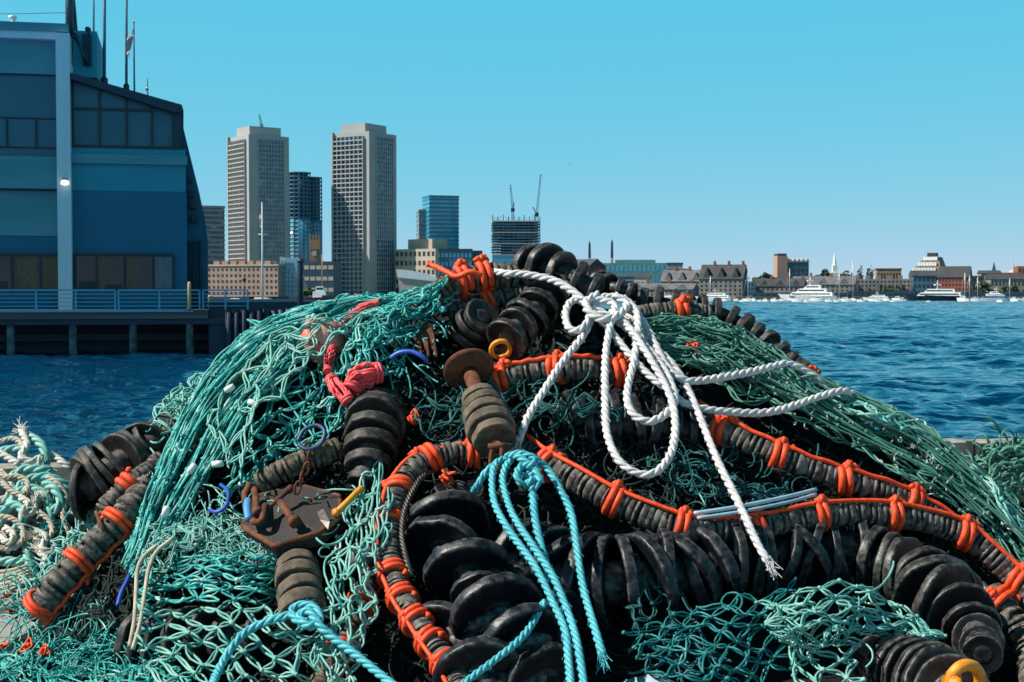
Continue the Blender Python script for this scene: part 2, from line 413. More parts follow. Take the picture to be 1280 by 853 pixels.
def office_slab(label, px0, px1, top, Y, D, wall, glass, n, rot=0, name='office_building', group=None):
    M = frame_m(px0, Y, rot); W = (px1 - px0) * mpp(Y) / math.cos(R(rot)); zt = Z(top, Y)
    t = thing(name, label, 'office building', base(M, W, D), group)
    MB().box((0, 0, GZ), (W, D, zt), M).build('glazing', glass, t, False)
    ph = (zt - GZ) / n
    for k in range(n): boxpart('floor_band', t, wall, (-.35, -.35, GZ + k * ph), (W + .35, D + .35, GZ + k * ph + ph * .4), M)
    boxpart('parapet', t, wall, (-.5, -.5, zt - ph * .3), (W + .5, D + .5, zt + .6), M)
    return t, M, W, zt

office_slab('grey banded office block half hidden by the dark pier building', 250, 279, 258, 1080, 25, mat('grey_band', (0.28, 0.30, 0.32), None, .7, .1), glass_t, 18, 20)
# pink brick stepped hotel by the water
t, M, W, zt = block('brick_hotel', 'long pinkish brick waterfront block with rows of small square windows', 259, 352, 333, 720, 30, brick_p, 5, 16, -16, fw=.42, fh=.42, roof='parapet', rh=.8, parapet=beige)
for k in range(7): boxpart('roof_dormer', t, brick_p, (W * (.08 + .12 * k), 1, zt), (W * (.08 + .12 * k) + 3.2, 8, zt + 2.6), M)
Y = 716; t = thing('glass_atrium', 'pale sloping glass atrium beside the pink brick block', 'building', (X(362, Y), Y, GZ))
pg = mat('pale_glass', (0.36, 0.46, 0.50), (0.20, 0.32, 0.38), .15, .15)
MB().prism([(X(350, Y), GZ), (X(376, Y), GZ), (X(377, Y), Z(362, Y)), (X(366, Y), Z(323, Y)), (X(350, Y), Z(321, Y))], Y, Y + 22).build('glazing', pg, t, False)
for k in range(7):
    f = k / 7.; x1 = 377 - 11 * f; boxpart('glazing_bar', t, steelblue, (X(350, Y), Y - .25, Z(364 - 40 * f, Y) - .12), (X(x1, Y), Y, Z(364 - 40 * f, Y) + .12))
for k in range(4): boxpart('mullion', t, steelblue, (X(352 + k * 4.5, Y), Y - .2, GZ), (X(352.5 + k * 4.5, Y), Y, Z(325 + k, Y)))
block('low_office', 'low dark block with pale window bands below the round towers', 372, 418, 327, 830, 20, dark_cl, 3, 6, -6, win=beige, fw=.8, fh=.35)

# pair of round glass towers under construction
def round_tower(px0, px1, top, Y, label):
    r = (px1 - px0) / 2 * mpp(Y); cx = X((px0 + px1) / 2, Y); zt = Z(top, Y)
    t = thing('round_glass_tower', label, 'tower', (cx, Y, GZ), 'round glass towers being finished')
    MB().lathe((cx, Y, GZ), (0, 0, 1), [(r, 0), (r, (zt - GZ) * .62)], 20).build('glazing', glass_c, t)
    MB().lathe((cx, Y, GZ), (0, 0, 1), [(r * .8, (zt - GZ) * .62), (r * .8, zt - GZ)], 16).build('open_core', mat('core_blue', (0.04, 0.11, 0.19), None, .6, .1), t)
    n = 30
    for k in range(n):
        z = (zt - GZ) * (k + 1) / n
        m = MB().lathe((cx, Y, GZ + z), (0, 0, 1), [(r * 1.03, -.9), (r * 1.03, 0)], 20); m.build('floor_slab', slab_b if k < 18 else steelblue, t)
    for k in range(8):
        a = math.pi + math.pi * (k + .5) / 8
        boxpart('mullion', t, steelblue, (cx + r * math.cos(a) - .4, Y + r * math.sin(a) - .4, GZ), (cx + r * math.cos(a) + .4, Y + r * math.sin(a) + .4, zt))
round_tower(358, 389, 216, 1180, 'round blue glass tower with unglazed top floors, the taller of the pair')
round_tower(380, 403, 222, 1190, 'slim round blue glass tower just behind the taller round one')
# ornate clock tower
Y = 900; t = thing('clock_tower', 'narrow brown ornate clock tower between the two tall concrete towers', 'tower', (X(393, Y), Y, GZ))
z0, z1 = Z(312, Y), Z(296, Y)
boxpart('shaft', t, mat('brown_stone', (0.30, 0.19, 0.13), None, .9, .2), (X(388, Y), Y, GZ), (X(399, Y), Y + 6, z0))
boxpart('belfry', t, mat('brown_stone', (1, 1, 1)), (X(387, Y), Y - .4, z0), (X(400, Y), Y + 6.4, z1 - 2))
for k in range(4): boxpart('pinnacle', t, MATS['brown_stone'], (X(387.2 + k * 3.6, Y), Y - .3, z1 - 2), (X(389 + k * 3.6, Y), Y + .6, z1 + 1.5))
boxpart('clock_face', t, slab_b, (X(391, Y), Y - .7, z0 - 4), (X(396, Y), Y - .2, z0 - 1))

block('stone_office', 'beige stone office block with penthouse below the blue glass tower', 494, 546, 312, 1000, 30, beige, 5, 9, -32, fw=.55, fh=.5, roof='flat', rh=7)
block('glass_office', 'blue shaded office block joined to the beige stone block', 546, 590, 313, 985, 25, steelblue, 5, 9, 4, win=glass_c, fw=.6, fh=.5, roof='parapet', rh=1)
block('dark_office', 'small dark blue block left of the unfinished tower', 586, 608, 318, 1100, 25, dark_cl, 3, 4, 5, win=glass_t, fw=.6, fh=.4, roof='flat', rh=3)
office_slab('slim glass tower with a bright right edge, tallest behind the beige block', 537, 573, 245, 1300, 25, mat('blue_band', (0.04, 0.20, 0.30), None, .4, .1), glass_c, 24, 18, 'glass_tower')
office_slab('narrow grey tower stepped against the left of the blue glass tower', 524, 539, 263, 1310, 25, mat('grey_band', (1, 1, 1)), glass_t, 18, 10, 'glass_tower')
# white tent roof pavilion
Y = 700; t = thing('pavilion', 'pale pavilion with curved white roof just behind the heap', 'pavilion', (X(525, Y), Y, GZ))
pp = [(X(495 + 50 * k / 10, Y), Z(337 + 8 * (k / 10) ** 2 * 1.2, Y)) for k in range(11)]
MB().prism(pp + [(X(545, Y), Z(352, Y)), (X(497, Y), Z(347, Y))], Y, Y + 14).build('roof', white_p, t, False)
MB().prism([(X(497, Y), Z(346, Y)), (X(543, Y), Z(352, Y)), (X(543, Y), GZ), (X(500, Y), GZ)], Y + .6, Y + 13).build('wall', beige, t, False)

# unfinished tower with two cranes
Y = 1220; px0, px1 = 616, 675
M = frame_m(px0, Y, 3); W = (px1 - px0) * mpp(Y); D = 34; zt = Z(276, Y)
t = thing('unfinished_tower', 'dark concrete tower frame under construction with open floors', 'tower', base(M, W, D))
boxpart('core', t, dark_cl, (W * .2, D * .3, GZ), (W * .85, D * .8, zt), M)
boxpart('glazing', t, glass_c, (0, 0, GZ), (W, D, Z(318, Y)), M)
z = Z(318, Y); n = 13
for k in range(n):
    zz = z + (zt - z) * k / (n - 1); boxpart('floor_slab', t, steelblue if k % 4 else slab_b, (-.3, -.3, zz - 1.0), (W + .3, D + .3, zz), M)
for k in range(10): boxpart('column', t, steelblue, (W * k / 9 - .35, .2, GZ), (W * k / 9 + .35, 1, zt + (3.5 if k % 2 else 5)), M)
for k in range(16): boxpart('rebar', t, steel_d, (W * (k + .5) / 16 - .14, .2, zt), (W * (k + .5) / 16 + .14, .6, zt + 2 + 3 * rnd.random()), M)
for k, (c, f) in enumerate(((.2, .7), (.4, .9), (.1, .6), (.5, .95), (.25, .8), (.05, .5))):
    zz = z + (zt - z) * (k * 2 + .45) / (n - 1); boxpart('scaffold_screen', t, dark_cl, (W * c, -.1, zz - 1.6), (W * f, .3, zz + 1.6), M)
boxpart('red_netting', t, mat('site_red', (0.3, 0.08, 0.07), None, .9, 1), (W * .4, -.5, z + 2.5), (W, -.2, z + 3.6), M)
def lattice(m, a, b, w0, w1, n):
    a, b = np.array(a), np.array(b); d = b - a; u = np.cross(d, (0, 1, 0)); u /= np.linalg.norm(u); v = np.array((0, 1.0, 0))
    cor = lambda s: [a + d * s + (u * i + v * j) * (w0 + (w1 - w0) * s) for i, j in ((-1, -1), (1, -1), (1, 1), (-1, 1))]
    for i in range(4): m.tubes(np.stack([cor(0)[i], cor(.5)[i], cor(1)[i]]), .16, 4)
    for k in range(n):
        p, q = cor(k / n), cor((k + 1) / n)
        for i in range(4): m.tubes(np.stack([p[i], (p[i] + q[(i + 1) % 4]) / 2, q[(i + 1) % 4]]), .1, 4)
def crane(label, px, base_py, mast_py, jib_px, jib_py, Y):
    t = thing('tower_crane', label, 'crane', (X(px, Y), Y, Z(base_py, Y)), 'luffing cranes on the unfinished tower')
    m = MB(); lattice(m, P(px, base_py, Y), P(px, mast_py, Y), 1.0, 1.0, 10); m.build('mast', steel_d, t, False)
    m = MB(); lattice(m, P(px, mast_py, Y), P(jib_px, jib_py, Y), .9, .4, 16); m.build('jib', steel_d, t, False)
    c = P(px, mast_py, Y); MB().box(c + np.array((-1.6, -1.5, -2)), c + np.array((1.6, 1.5, 1.2))).build('cab', steel_d, t, False)
    m = MB(); lattice(m, c, P(px - (jib_px - px) * .8 - 1, mast_py - 9, Y), .7, .3, 4); m.build('back_frame', steel_d, t, False)
crane('crane with steep jib at the middle of the unfinished tower', 641, 275, 262, 638, 231, 1225)
crane('taller crane at the right edge of the unfinished tower', 671, 325, 268, 676, 218, 1215)
t = thing('tower_crane', 'tiny blue crane on top of the left tall concrete tower', 'crane', (X(325, 980), 980, Z(156, 980)))
m = MB(); lattice(m, P(327, 158, 980), P(324, 143, 980), .7, .3, 8); m.build('jib', copper, t, False)
c = P(327, 157, 980); MB().box(c - 1.0, c + 1.0).build('cab', copper, t, False)

# bridge pylons
for px, top, lab in ((737, 303, 'dark blue bridge pylon, the shorter of two above the red gables'), (765, 301, 'dark blue bridge pylon, the taller of two above the teal roofs')):
    Y = 1650; t = thing('bridge_pylon', lab, 'bridge pylon', (X(px, Y), Y, GZ), 'pylons of the far bridge')
    zt, zm = Z(top, Y), Z(322, Y)
    MB().prism([(X(px - 1.6, Y), zm), (X(px + 1.6, Y), zm), (X(px + 1.2, Y), zt - 2), (X(px, Y), zt + 2), (X(px - 1.2, Y), zt - 2)], Y, Y + 4).build('obelisk', dark_cl, t, False)
    MB().prism([(X(px - 1.4, Y), zm + 1), (X(px + 1.4, Y), zm + 1), (X(px + 3.4, Y), GZ), (X(px + 1.8, Y), GZ), (X(px, Y), zm - 8), (X(px - 1.8, Y), GZ), (X(px - 3.4, Y), GZ)], Y + .1, Y + 3.9).build('legs', slab_b, t, False)
# red gabled market hall
Y = 860; t = thing('gabled_hall', 'long hall with a row of red pointed gables', 'building', (X(675, Y), Y, GZ))
boxpart('wall', t, steelblue, (X(596, Y), Y, GZ), (X(738, Y), Y + 18, Z(340, Y)))
for k in range(10):
    a, b = X(596 + k * 14.2, Y), X(596 + (k + 1) * 14.2, Y)
    MB().prism([(a + .2, Z(340, Y)), (b - .2, Z(340, Y)), ((a + b) / 2, Z(326, Y))], Y - .3, Y + 18).build('gable', redroof, t, False)
    boxpart('window', t, glass_t, (a + 1.2, Y - .25, Z(352, Y)), (b - 1.2, Y + .2, Z(343, Y)))
block('brick_gable_house', 'red brick gable end above the black rubber discs', 735, 758, 334, 840, 30, redroof, 3, 3, 24, fw=.5, fh=.45, roof='front', rh=5)
block('banded_block', 'dark block with pale bands right of the red brick gable', 757, 792, 346, 800, 20, dark_cl, 3, 3, 0, win=mat('grey_band', (1, 1, 1)), fw=.92, fh=.3, wname='window_band')
block('arena', 'long low teal glass building beneath the bridge pylons', 752, 836, 329, 1250, 50, copper, 3, 15, -4, win=glass_c, fw=.55, fh=.6, roof='flat', rh=3)
block('flat_roof_block', 'small flat block with an overhanging top left of the granite wharf', 834, 853, 331, 1100, 20, mat('grey_band', (1, 1, 1)), 2, 5, -6, win=dark_cl, fw=.6, fh=.5, roof='parapet', rh=1.5, parapet=dark_cl)
block('dark_gable_block', 'dark brick block behind the granite wharf roofs', 848, 862, 336, 1000, 15, brick_r, 2, 2, -6, fw=.5, fh=.5)
block('pale_shed', 'pale shed with light roof behind the low wharf', 788, 812, 347, 900, 12, slab_b, 1, 4, -10, roof='gable', rh=2, group=None)

# granite wharf buildings
def wharf(label, px0, px1, eave, Y, rh, rows, cols, D=18, rot=-18, roofs=3, wall=granite, rm=None):
    t, M, W, zt = block('wharf_building', label, px0, px1, eave, Y, D, wall, rows, cols, rot, fw=.38, fh=.5, roof='gable', rh=rh, group='granite wharf buildings')
    for c in t.children:
        if c.name.startswith('roof') and rm: c.data.materials.clear(); c.data.materials.append(rm)
    for k in range(roofs):
        x = W * (k + .5) / roofs; m = MB()
        hh = rh * .75; ww = W / roofs * .28
        m.add(np.array([M @ Vector(p) for p in [(x - ww, .3, zt + .2), (x + ww, .3, zt + .2), (x, .3, zt + hh), (x, D * .42, zt + hh)]]), None, [(0, 1, 2), (0, 2, 3), (1, 3, 2)]); m.build('dormer', rm or slate, t, False)
        boxpart('chimney', t, brick_r, (x + ww, D * .45, zt + rh * .7), (x + ww + 1.1, D * .55, zt + rh + 1.8), M)
wharf('low long granite wharf building with dark roof, just behind the rubber discs', 782, 862, 362, 712, 3.2, 2, 14, rm=slate_l)
wharf('granite wharf building with pale pitched roof, middle of the granite row', 826, 876, 352, 735, 6, 4, 8, rm=slate_l)
wharf('tall granite wharf building whose right gable end is dark, beside the yachts', 874, 925, 349, 728, 7.5, 4, 9, D=20)
wharf('low grey waterside shed with dormers right of the dark gable end', 945, 1000, 358, 740, 4, 2, 10)
wharf('long grey wharf building with dark roof below the white steeple', 990, 1062, 356, 760, 4.5, 3, 13, rm=slate_l)
# brick tower with arched tops
t, M, W, zt = block('arched_block', 'blue grey apartment block with arched top floor beside a brick shaft', 984, 1011, 326, 900, 20, steelblue, 6, 5, 2, fw=.5, fh=.62)
for k in range(5): MB().lathe(M @ Vector((W * (k + .5) / 5, 0, zt)), M.to_3x3() @ Vector((0, 1, 0)), [(W * .1, -.3), (W * .1, 19)], 14).build('vault', slab_b, t)
boxpart('brick_shaft', t, brick_p, (-6.5, -.5, GZ), (0, 12, zt + 3), M); boxpart('shaft_cap', t, slate, (-6, 0, zt + 3), (-.5, 11, zt + 4.5), M)
# white church steeple
Y = 950; cx = X(1043, Y); t = thing('church_steeple', 'slender white church steeple rising over dark trees', 'church', (cx, Y, GZ))
boxpart('tower', t, white_p, (cx - 2.4, Y - 2.4, GZ), (cx + 2.4, Y + 2.4, Z(341, Y)))
boxpart('belfry', t, white_p, (cx - 1.6, Y - 1.6, Z(341, Y)), (cx + 1.6, Y + 1.6, Z(332, Y)))
MB().lathe((cx, Y, Z(332, Y)), (0, 0, 1), [(1.5, 0), (.06, Z(314, Y) - Z(332, Y))], 8).build('spire', white_p, t, False)
# terraced grey condominiums
t, M, W, zt = block('terraced_condos', 'terraced grey waterside apartments with stepped dark balconies', 1066, 1142, 349, 790, 25, granite, 4, 17, -14, fw=.5, fh=.45)
for k in range(6): boxpart('stepped_bay', t, slate_l, (W * k / 6 + 1, -4, GZ), (W * k / 6 + W / 12, 0, zt - 2.5 - (k % 2) * 2), M); boxpart('roof_box', t, granite, (W * k / 6 + 1, 2, zt), (W * k / 6 + W / 10, 8, zt + 2), M)
block('brown_slab', 'small dark flat block above the terraced apartments', 1096, 1125, 337, 950, 15, mat('brown_stone', (1, 1, 1)), 2, 8, -10, fw=.5, fh=.5, roof='parapet', rh=.7)
# big stepped gambrel block
Y = 850; a, b, c, d = X(1136, Y), X(1187, Y), X(1152, Y), X(1172, Y)
t = thing('stepped_block', 'big brown block with steep stepped roof and three rows of white dormers', 'building', ((a + b) / 2, Y, GZ))
M = frame_m(1136, Y, -24); W = 36 * mpp(Y) / math.cos(R(24)); D = 34; z0, z1 = Z(342, Y), Z(321, Y)
m = MB(); ins = 8
m.add(np.array([M @ Vector(p) for p in [(0, 0, GZ), (W, 0, GZ), (W, D, GZ), (0, D, GZ), (0, 0, z0), (W, 0, z0), (W, D, z0), (0, D, z0), (ins, ins, z1), (W - 3, ins, z1), (W - 3, D - ins, z1), (ins, D - ins, z1)]]),
      [(0, 1, 5, 4), (1, 2, 6, 5), (2, 3, 7, 6), (3, 0, 4, 7), (4, 5, 9, 8), (5, 6, 10, 9), (6, 7, 11, 10), (7, 4, 8, 11), (8, 9, 10, 11)])
m.build('body', mat('brown_roof', (0.20, 0.14, 0.11), (0.15, 0.11, 0.09), .8, .2), t, False)
boxpart('roof_cap', t, slate, (W * .45, D * .4, z1), (W * .75, D * .6, z1 + 2.5), M)
for r in range(3):
    for k in range(8 - r):
        f = (r + .4) / 3; y = ins * f; z = z0 + (z1 - z0) * f; x = ins * f + .8 + k * (W - 4 - ins * f) / (8 - r)
        boxpart('dormer', t, white_p, (x, y - .8, z - .2), (x + 1.3, y + 2, z + 1.9), M)
block('blue_wharf', 'low blue grey block under the stepped brown block', 1141, 1172, 345, 780, 15, steelblue, 3, 6, -8, fw=.5, fh=.5, roof='gable', rh=3)
block('brick_wharf', 'red brick wharf with gable roof and dark right end, by the blue hulled yacht', 1172, 1206, 347, 745, 22, brick_r, 4, 9, -22, fw=.4, fh=.5, roof='gable', rh=6)
block('brick_house', 'pinkish brick house below the thin dark spire', 1226, 1250, 342, 900, 15, brick_p, 2, 6, -10, fw=.4, fh=.5, roof='gable', rh=2)
Y = 1000; cx = X(1242, Y); t = thing('church_spire', 'thin dark church spire at the far right skyline', 'church', (cx, Y, GZ))
boxpart('tower', t, copper, (cx - 1.6, Y - 1.6, GZ), (cx + 1.6, Y + 1.6, Z(338, Y)))
MB().lathe((cx, Y, Z(338, Y)), (0, 0, 1), [(1.5, 0), (.05, Z(327, Y) - Z(338, Y))], 8).build('spire', dark_cl, t, False)
Y = 980; cx = X(1266, Y); t = thing('domed_hall', 'pale domed roof with a lantern at the far right skyline', 'building', (cx, Y, GZ))
boxpart('drum', t, granite, (cx - 3.6, Y - 3.6, GZ), (cx + 3.6, Y + 3.6, Z(344, Y)))
MB().lathe((cx, Y, Z(344, Y)), (0, 0, 1), [(3.5, 0), (3.2, 1.6), (2.2, 3), (.5, 3.8), (.3, 4), (.25, 9), (.02, 10)], 14).build('dome', slab_b, t)
block('corner_brick', 'bright red brick block cut by the right edge of the picture', 1272, 1300, 333, 960, 18, brick_r, 3, 6, -10, fw=.45, fh=.5)
block('low_terrace', 'long low grey terrace behind the marina at the right edge', 1238, 1310, 349, 820, 15, granite, 2, 16, -8, fw=.4, fh=.5, roof='gable', rh=3)
block('grey_row', 'plain grey row behind the sailing masts', 925, 946, 352, 830, 15, steelblue, 3, 5, -6, fw=.4, fh=.5)

for a in (('brown waterside block filling the gap left of the white steeple', 1012, 1034, 351, 770, brick_p, 3, 5), ('dark flat block behind the red brick wharf', 1196, 1228, 345, 880, dark_cl, 3, 7), ('grey block behind the granite wharf gable', 900, 930, 345, 860, mat('grey_band', (1, 1, 1)), 3, 6),
          ('brown block between the brick shaft and the dormered shed', 940, 972, 347, 880, brick_r, 3, 7), ('low dark sheds at the water under the terraced flats', 1060, 1140, 364, 715, dark_cl, 1, 12), ('low dark quay sheds between the red wharf and the right edge', 1205, 1300, 365, 720, dark_cl, 1, 14),
          ('low dark quay sheds left of the white steeple', 940, 1060, 366, 705, dark_cl, 1, 16), ('dark red block behind the low terrace at the right edge', 1250, 1275, 341, 930, brick_r, 2, 6)):
    block('waterfront_block', a[0], a[1], a[2], a[3], a[4], 14, a[5], a[6], a[7], -10, fw=.45, fh=.5, group='infill blocks along the far shore')

# trees on the far shore
leaf_m = mat('far_foliage', (0.035, 0.06, 0.03), (0.06, 0.09, 0.04), .8, .4)
bark_m = mat('bark', (0.08, 0.06, 0.045), None, .9, 2)
def far_tree(px, top, wpx, Y, label):
    zt = Z(top, Y); r = wpx / 2 * mpp(Y); cx = X(px, Y); hh = zt - GZ
    t = thing('tree', label, 'tree', (cx, Y, GZ), 'trees on the far shore')
    MB().tubes([(cx, Y, GZ), (cx + .2, Y, GZ + hh * .3), (cx, Y, GZ + hh * .7)], np.array([.4, .3, .12]), 6).build('trunk', bark_m, t)
    n = 420; p = NR.normal(size=(n, 3)); p /= np.linalg.norm(p, axis=1)[:, None]; p *= (NR.random((n, 1)) ** .45)
    lump = 1 + .25 * np.sin(p[:, :1] * 5 + px) * np.cos(p[:, 2:] * 6 + px)
    c = np.array((cx, Y, zt - hh * .38)) + p * lump * np.array((r, r, hh * .4))
    a = NR.normal(size=(n, 3)); a /= np.linalg.norm(a, axis=1)[:, None]; b = np.cross(a, NR.normal(size=(n, 3))); b /= np.linalg.norm(b, axis=1)[:, None]
    s = NR.uniform(.35, .95, (n, 1)) * r * .3
    v = np.stack([c - a * s, c + b * s, c + a * s, c - b * s], 1).reshape(-1, 3)
    MB().add(v, np.arange(4 * n).reshape(n, 4)).build('crown', leaf_m, t, False)
for px, top, wd, Y, lab in ((957, 343, 26, 860, 'wide dark tree left of the brick shaft block'), (1024, 344, 22, 930, 'low dark tree left of the white steeple'), (1033, 337, 18, 960, 'dark tree touching the left of the white steeple'),
        (1056, 340, 16, 940, 'dark tree touching the right of the white steeple'), (1075, 334, 9, 900, 'round topped tree, left one of a pair above the terraced flats'), (1087, 334, 10, 900, 'round topped tree, right one of a pair above the terraced flats'),
        (800, 355, 18, 735, 'small brownish tree among the low wharf roofs'), (1113, 359, 22, 735, 'bushy tree in front of the terraced flats'), (1228, 352, 22, 790, 'broad tree right of the red brick wharf'),
        (384, 362, 20, 690, 'low tree beside the dark post on the left waterfront'), (1262, 357, 20, 770, 'low tree behind the blue yacht'), (1011, 346, 16, 880, 'low tree at the foot of the arched block')):
    far_tree(px, top, wd, Y, lab)

# ================================================================== boats
hull_w = mat('white_gelcoat', (0.82, 0.82, 0.80), (0.74, 0.75, 0.75), .25, .5)
hull_b = mat('navy_hull', (0.01, 0.02, 0.05), (0.015, 0.03, 0.06), .2, .5)
hull_c = mat('bright_blue_cover', (0.02, 0.16, 0.36), (0.02, 0.12, 0.3), .5, .5)
hull_r = mat('red_hull', (0.35, 0.03, 0.03), None, .4, .5)
tinted = mat('tinted_boat_glass', (0.01, 0.015, 0.02), None, .1, .5)
alu = mat('mast_aluminium', (0.6, 0.6, 0.6), None, .4, 1, metal=.3)
def hull_geo(L, beam, h, M, bow=1):
    m = MB(); n = 14; v = []
    for i in range(n):
        s = i / (n - 1); wd = beam / 2 * (1 - s ** 2.6) ** .8 * (.85 + .15 * min(1, s * 4)) + .02; z = h * (1 + .35 * s ** 2); x = (s - .5) * L * bow
        xb = x - bow * (.10 * L * s ** 2)
        for y, zz, xx in ((-wd, z, x), (-wd * .72, -.4, xb), (wd * .72, -.4, xb), (wd, z, x)): v.append(M @ Vector((xx, y, zz)))
    q = []
    for i in range(n - 1):
        for j in range(3): q.append((i * 4 + j, i * 4 + j + 1, i * 4 + j + 5, i * 4 + j + 4))
        q.append((i * 4 + 3, i * 4, i * 4 + 4, i * 4 + 7))
    m.add(np.array(v), q, None, [(0, 1, 2, 3), ((n - 1) * 4 + 3, (n - 1) * 4 + 2, (n - 1) * 4 + 1, (n - 1) * 4)]); return m
def deckhouse(m, x0, x1, z0, z1, hw, rake0, rake1, M):
    v = [(x0, -hw, z0), (x1, -hw, z0), (x1, hw, z0), (x0, hw, z0), (x0 + rake0, -hw * .9, z1), (x1 - rake1, -hw * .9, z1), (x1 - rake1, hw * .9, z1), (x0 + rake0, hw * .9, z1)]
    m.add(np.array([M @ Vector(p) for p in v]), [(0, 3, 2, 1), (4, 5, 6, 7), (0, 1, 5, 4), (1, 2, 6, 5), (2, 3, 7, 6), (3, 0, 4, 7)])
def yacht(label, px0, px1, Y, decks=2, bow=-1, hull=None, rot=-24, group='motor yachts moored along the far shore', cover=None):
    L = (px1 - px0) * mpp(Y); cx = X((px0 + px1) / 2, Y); M = Matrix.Translation((cx, Y, WZ)) @ Matrix.Rotation(R(rot), 4, 'Z')
    h = L * .085; t = thing('motor_yacht', label, 'yacht', (cx, Y, WZ), group)
    hull_geo(L, L * .24, h, M, bow).build('hull', hull or hull_w, t, False)
    z = h; x0, x1 = -.44 * L, .30 * L; hw = L * .085
    for d in range(decks):
        dh = L * .06; m = MB(); a, b = (x0, x1) if bow > 0 else (-x1, -x0); r0, r1 = (.01 * L, .07 * L) if bow > 0 else (.07 * L, .01 * L)
        deckhouse(m, a, b, z, z + dh, hw, r0, r1, M); m.build('deckhouse', (cover if cover and d == 0 else hull_w), t, False)
        f = MB(); deckhouse(f, a + L * .05, b - L * .04, z + dh * .35, z + dh * .75, hw * 1.012, 0, 0, M); f.build('window_strip', tinted, t, False)
        z += dh; x0, x1, hw = x0 + .1 * L, x1 - .12 * L, hw * .85
    c = M @ Vector((bow * -.05 * L, 0, z)); m = MB().tubes([c, c + Vector((0, 0, L * .07)), c + Vector((0, 0, L * .15))], np.array([.25, .2, .08]) * L / 20, 5)
    m.box(np.array(c) + np.array((-.05 * L, -.05 * L, .06 * L)), np.array(c) + np.array((.05 * L, .05 * L, .08 * L))); m.build('radar_mast', hull_w, t, False)
def sailboat(label, px, wpx, top, Y, bow=-1):
    L = wpx * mpp(Y); cx = X(px, Y); M = Matrix.Translation((cx, Y, WZ)) @ Matrix.Rotation(R(-25), 4, 'Z'); t = thing('sailing_boat', label, 'sailing boat', (cx, Y, WZ), 'sailing boats with bare masts')
    hull_geo(L, L * .3, L * .12, M, bow).build('hull', hull_w, t, False)
    m = MB(); deckhouse(m, -.2 * L, .2 * L, L * .12, L * .2, L * .09, .03 * L, .03 * L, M); m.build('cabin', hull_w, t, False)
    zt = Z(top, Y); MB().tubes([(cx, Y, WZ), (cx, Y, (WZ + zt) / 2), (cx, Y, zt)], .16, 6).build('mast', alu, t)
    MB().tubes([(cx, Y, WZ + L * .3), (cx - bow * L * .2, Y, WZ + L * .3), (cx - bow * L * .42, Y, WZ + L * .3)], .16, 6).build('boom', hull_c, t)
    m = MB()
    for e in (-.48, .48): m.tubes([(cx, Y, zt), (cx + e * L / 2, Y, (zt + WZ) / 2), (cx + e * L, Y, WZ + L * .12)], .035, 3)
    m.build('stays', alu, t)
def skiff(label, px, wpx, Y, bow=-1):
    L = wpx * 1.25 * mpp(Y); cx = X(px, Y); M = Matrix.Translation((cx, Y, WZ)) @ Matrix.Rotation(R(-15 - (px * 7) % 40), 4, 'Z'); t = thing('small_boat', label, 'boat', (cx, Y, WZ), 'small white boats on moorings')
    hull_geo(L, L * .36, L * .2, M, bow).build('hull', hull_w, t, False)
    m = MB(); deckhouse(m, -.22 * L, .2 * L, L * .2, L * .4, L * .13, .06 * L, .05 * L, M); m.build('cabin', hull_w, t, False)
    f = MB(); deckhouse(f, -.16 * L, .14 * L, L * .28, L * .35, L * .134, 0, 0, M); f.build('window_strip', tinted, t, False)
for a in (('white motor yacht half hidden by the rubber discs on the ridge', 812, 846, 650, 2, -1), ('white motor yacht in front of the tall granite wharf', 868, 915, 640, 2, -1),
          ('large white superyacht with three decks left of the white steeple', 972, 1046, 640, 3, -1), ('white motor yacht with tall radar mast below the terraced flats', 1078, 1112, 655, 2, -1),
          ('long white yacht with a dark blue hull in front of the red brick wharf', 1132, 1204, 640, 2, -1, hull_b, -16), ('white and bright blue yacht near the right edge', 1226, 1270, 620, 3, 1, None, -20, 'motor yachts moored along the far shore', hull_c),
          ('small white cruiser left of the bright blue yacht', 1212, 1228, 630, 2, 1), ('white cruiser with low deckhouse under the white steeple', 1044, 1062, 640, 1, -1), ('white cruiser cut by the right edge of the picture', 1272, 1300, 640, 2, -1),
          ('white cabin cruiser moored by the pink brick hotel', 283, 302, 640, 2, -1), ('white launch moored beside the red hulled tug', 424, 462, 600, 1, -1), ('pale launch at the foot of the pink brick hotel', 316, 342, 660, 1, 1)):
    yacht(*a)
for a in (('sailing boat with tall mast by the dark gable end', 935, 16, 340, 640), ('sailing boat with mast crossing the brick shaft block', 987, 15, 336, 630), ('sailing boat with a very tall thin mast left of the terraced flats', 1066, 15, 325, 645),
          ('sailing boat with mast beside the superyacht stern', 1049, 13, 338, 650), ('sailing boat, left one of two thick masts by the red wharf', 1206, 14, 341, 625), ('sailing boat, right one of two thick masts by the red wharf', 1212, 12, 344, 640),
          ('sailing boat with a thin mast left of the blue yacht', 1222, 12, 346, 650), ('sailing boat with short mast at the far right', 1262, 12, 348, 640), ('sailing boat with mast in front of the granite roofs', 888, 12, 345, 655)):
    sailboat(*a)
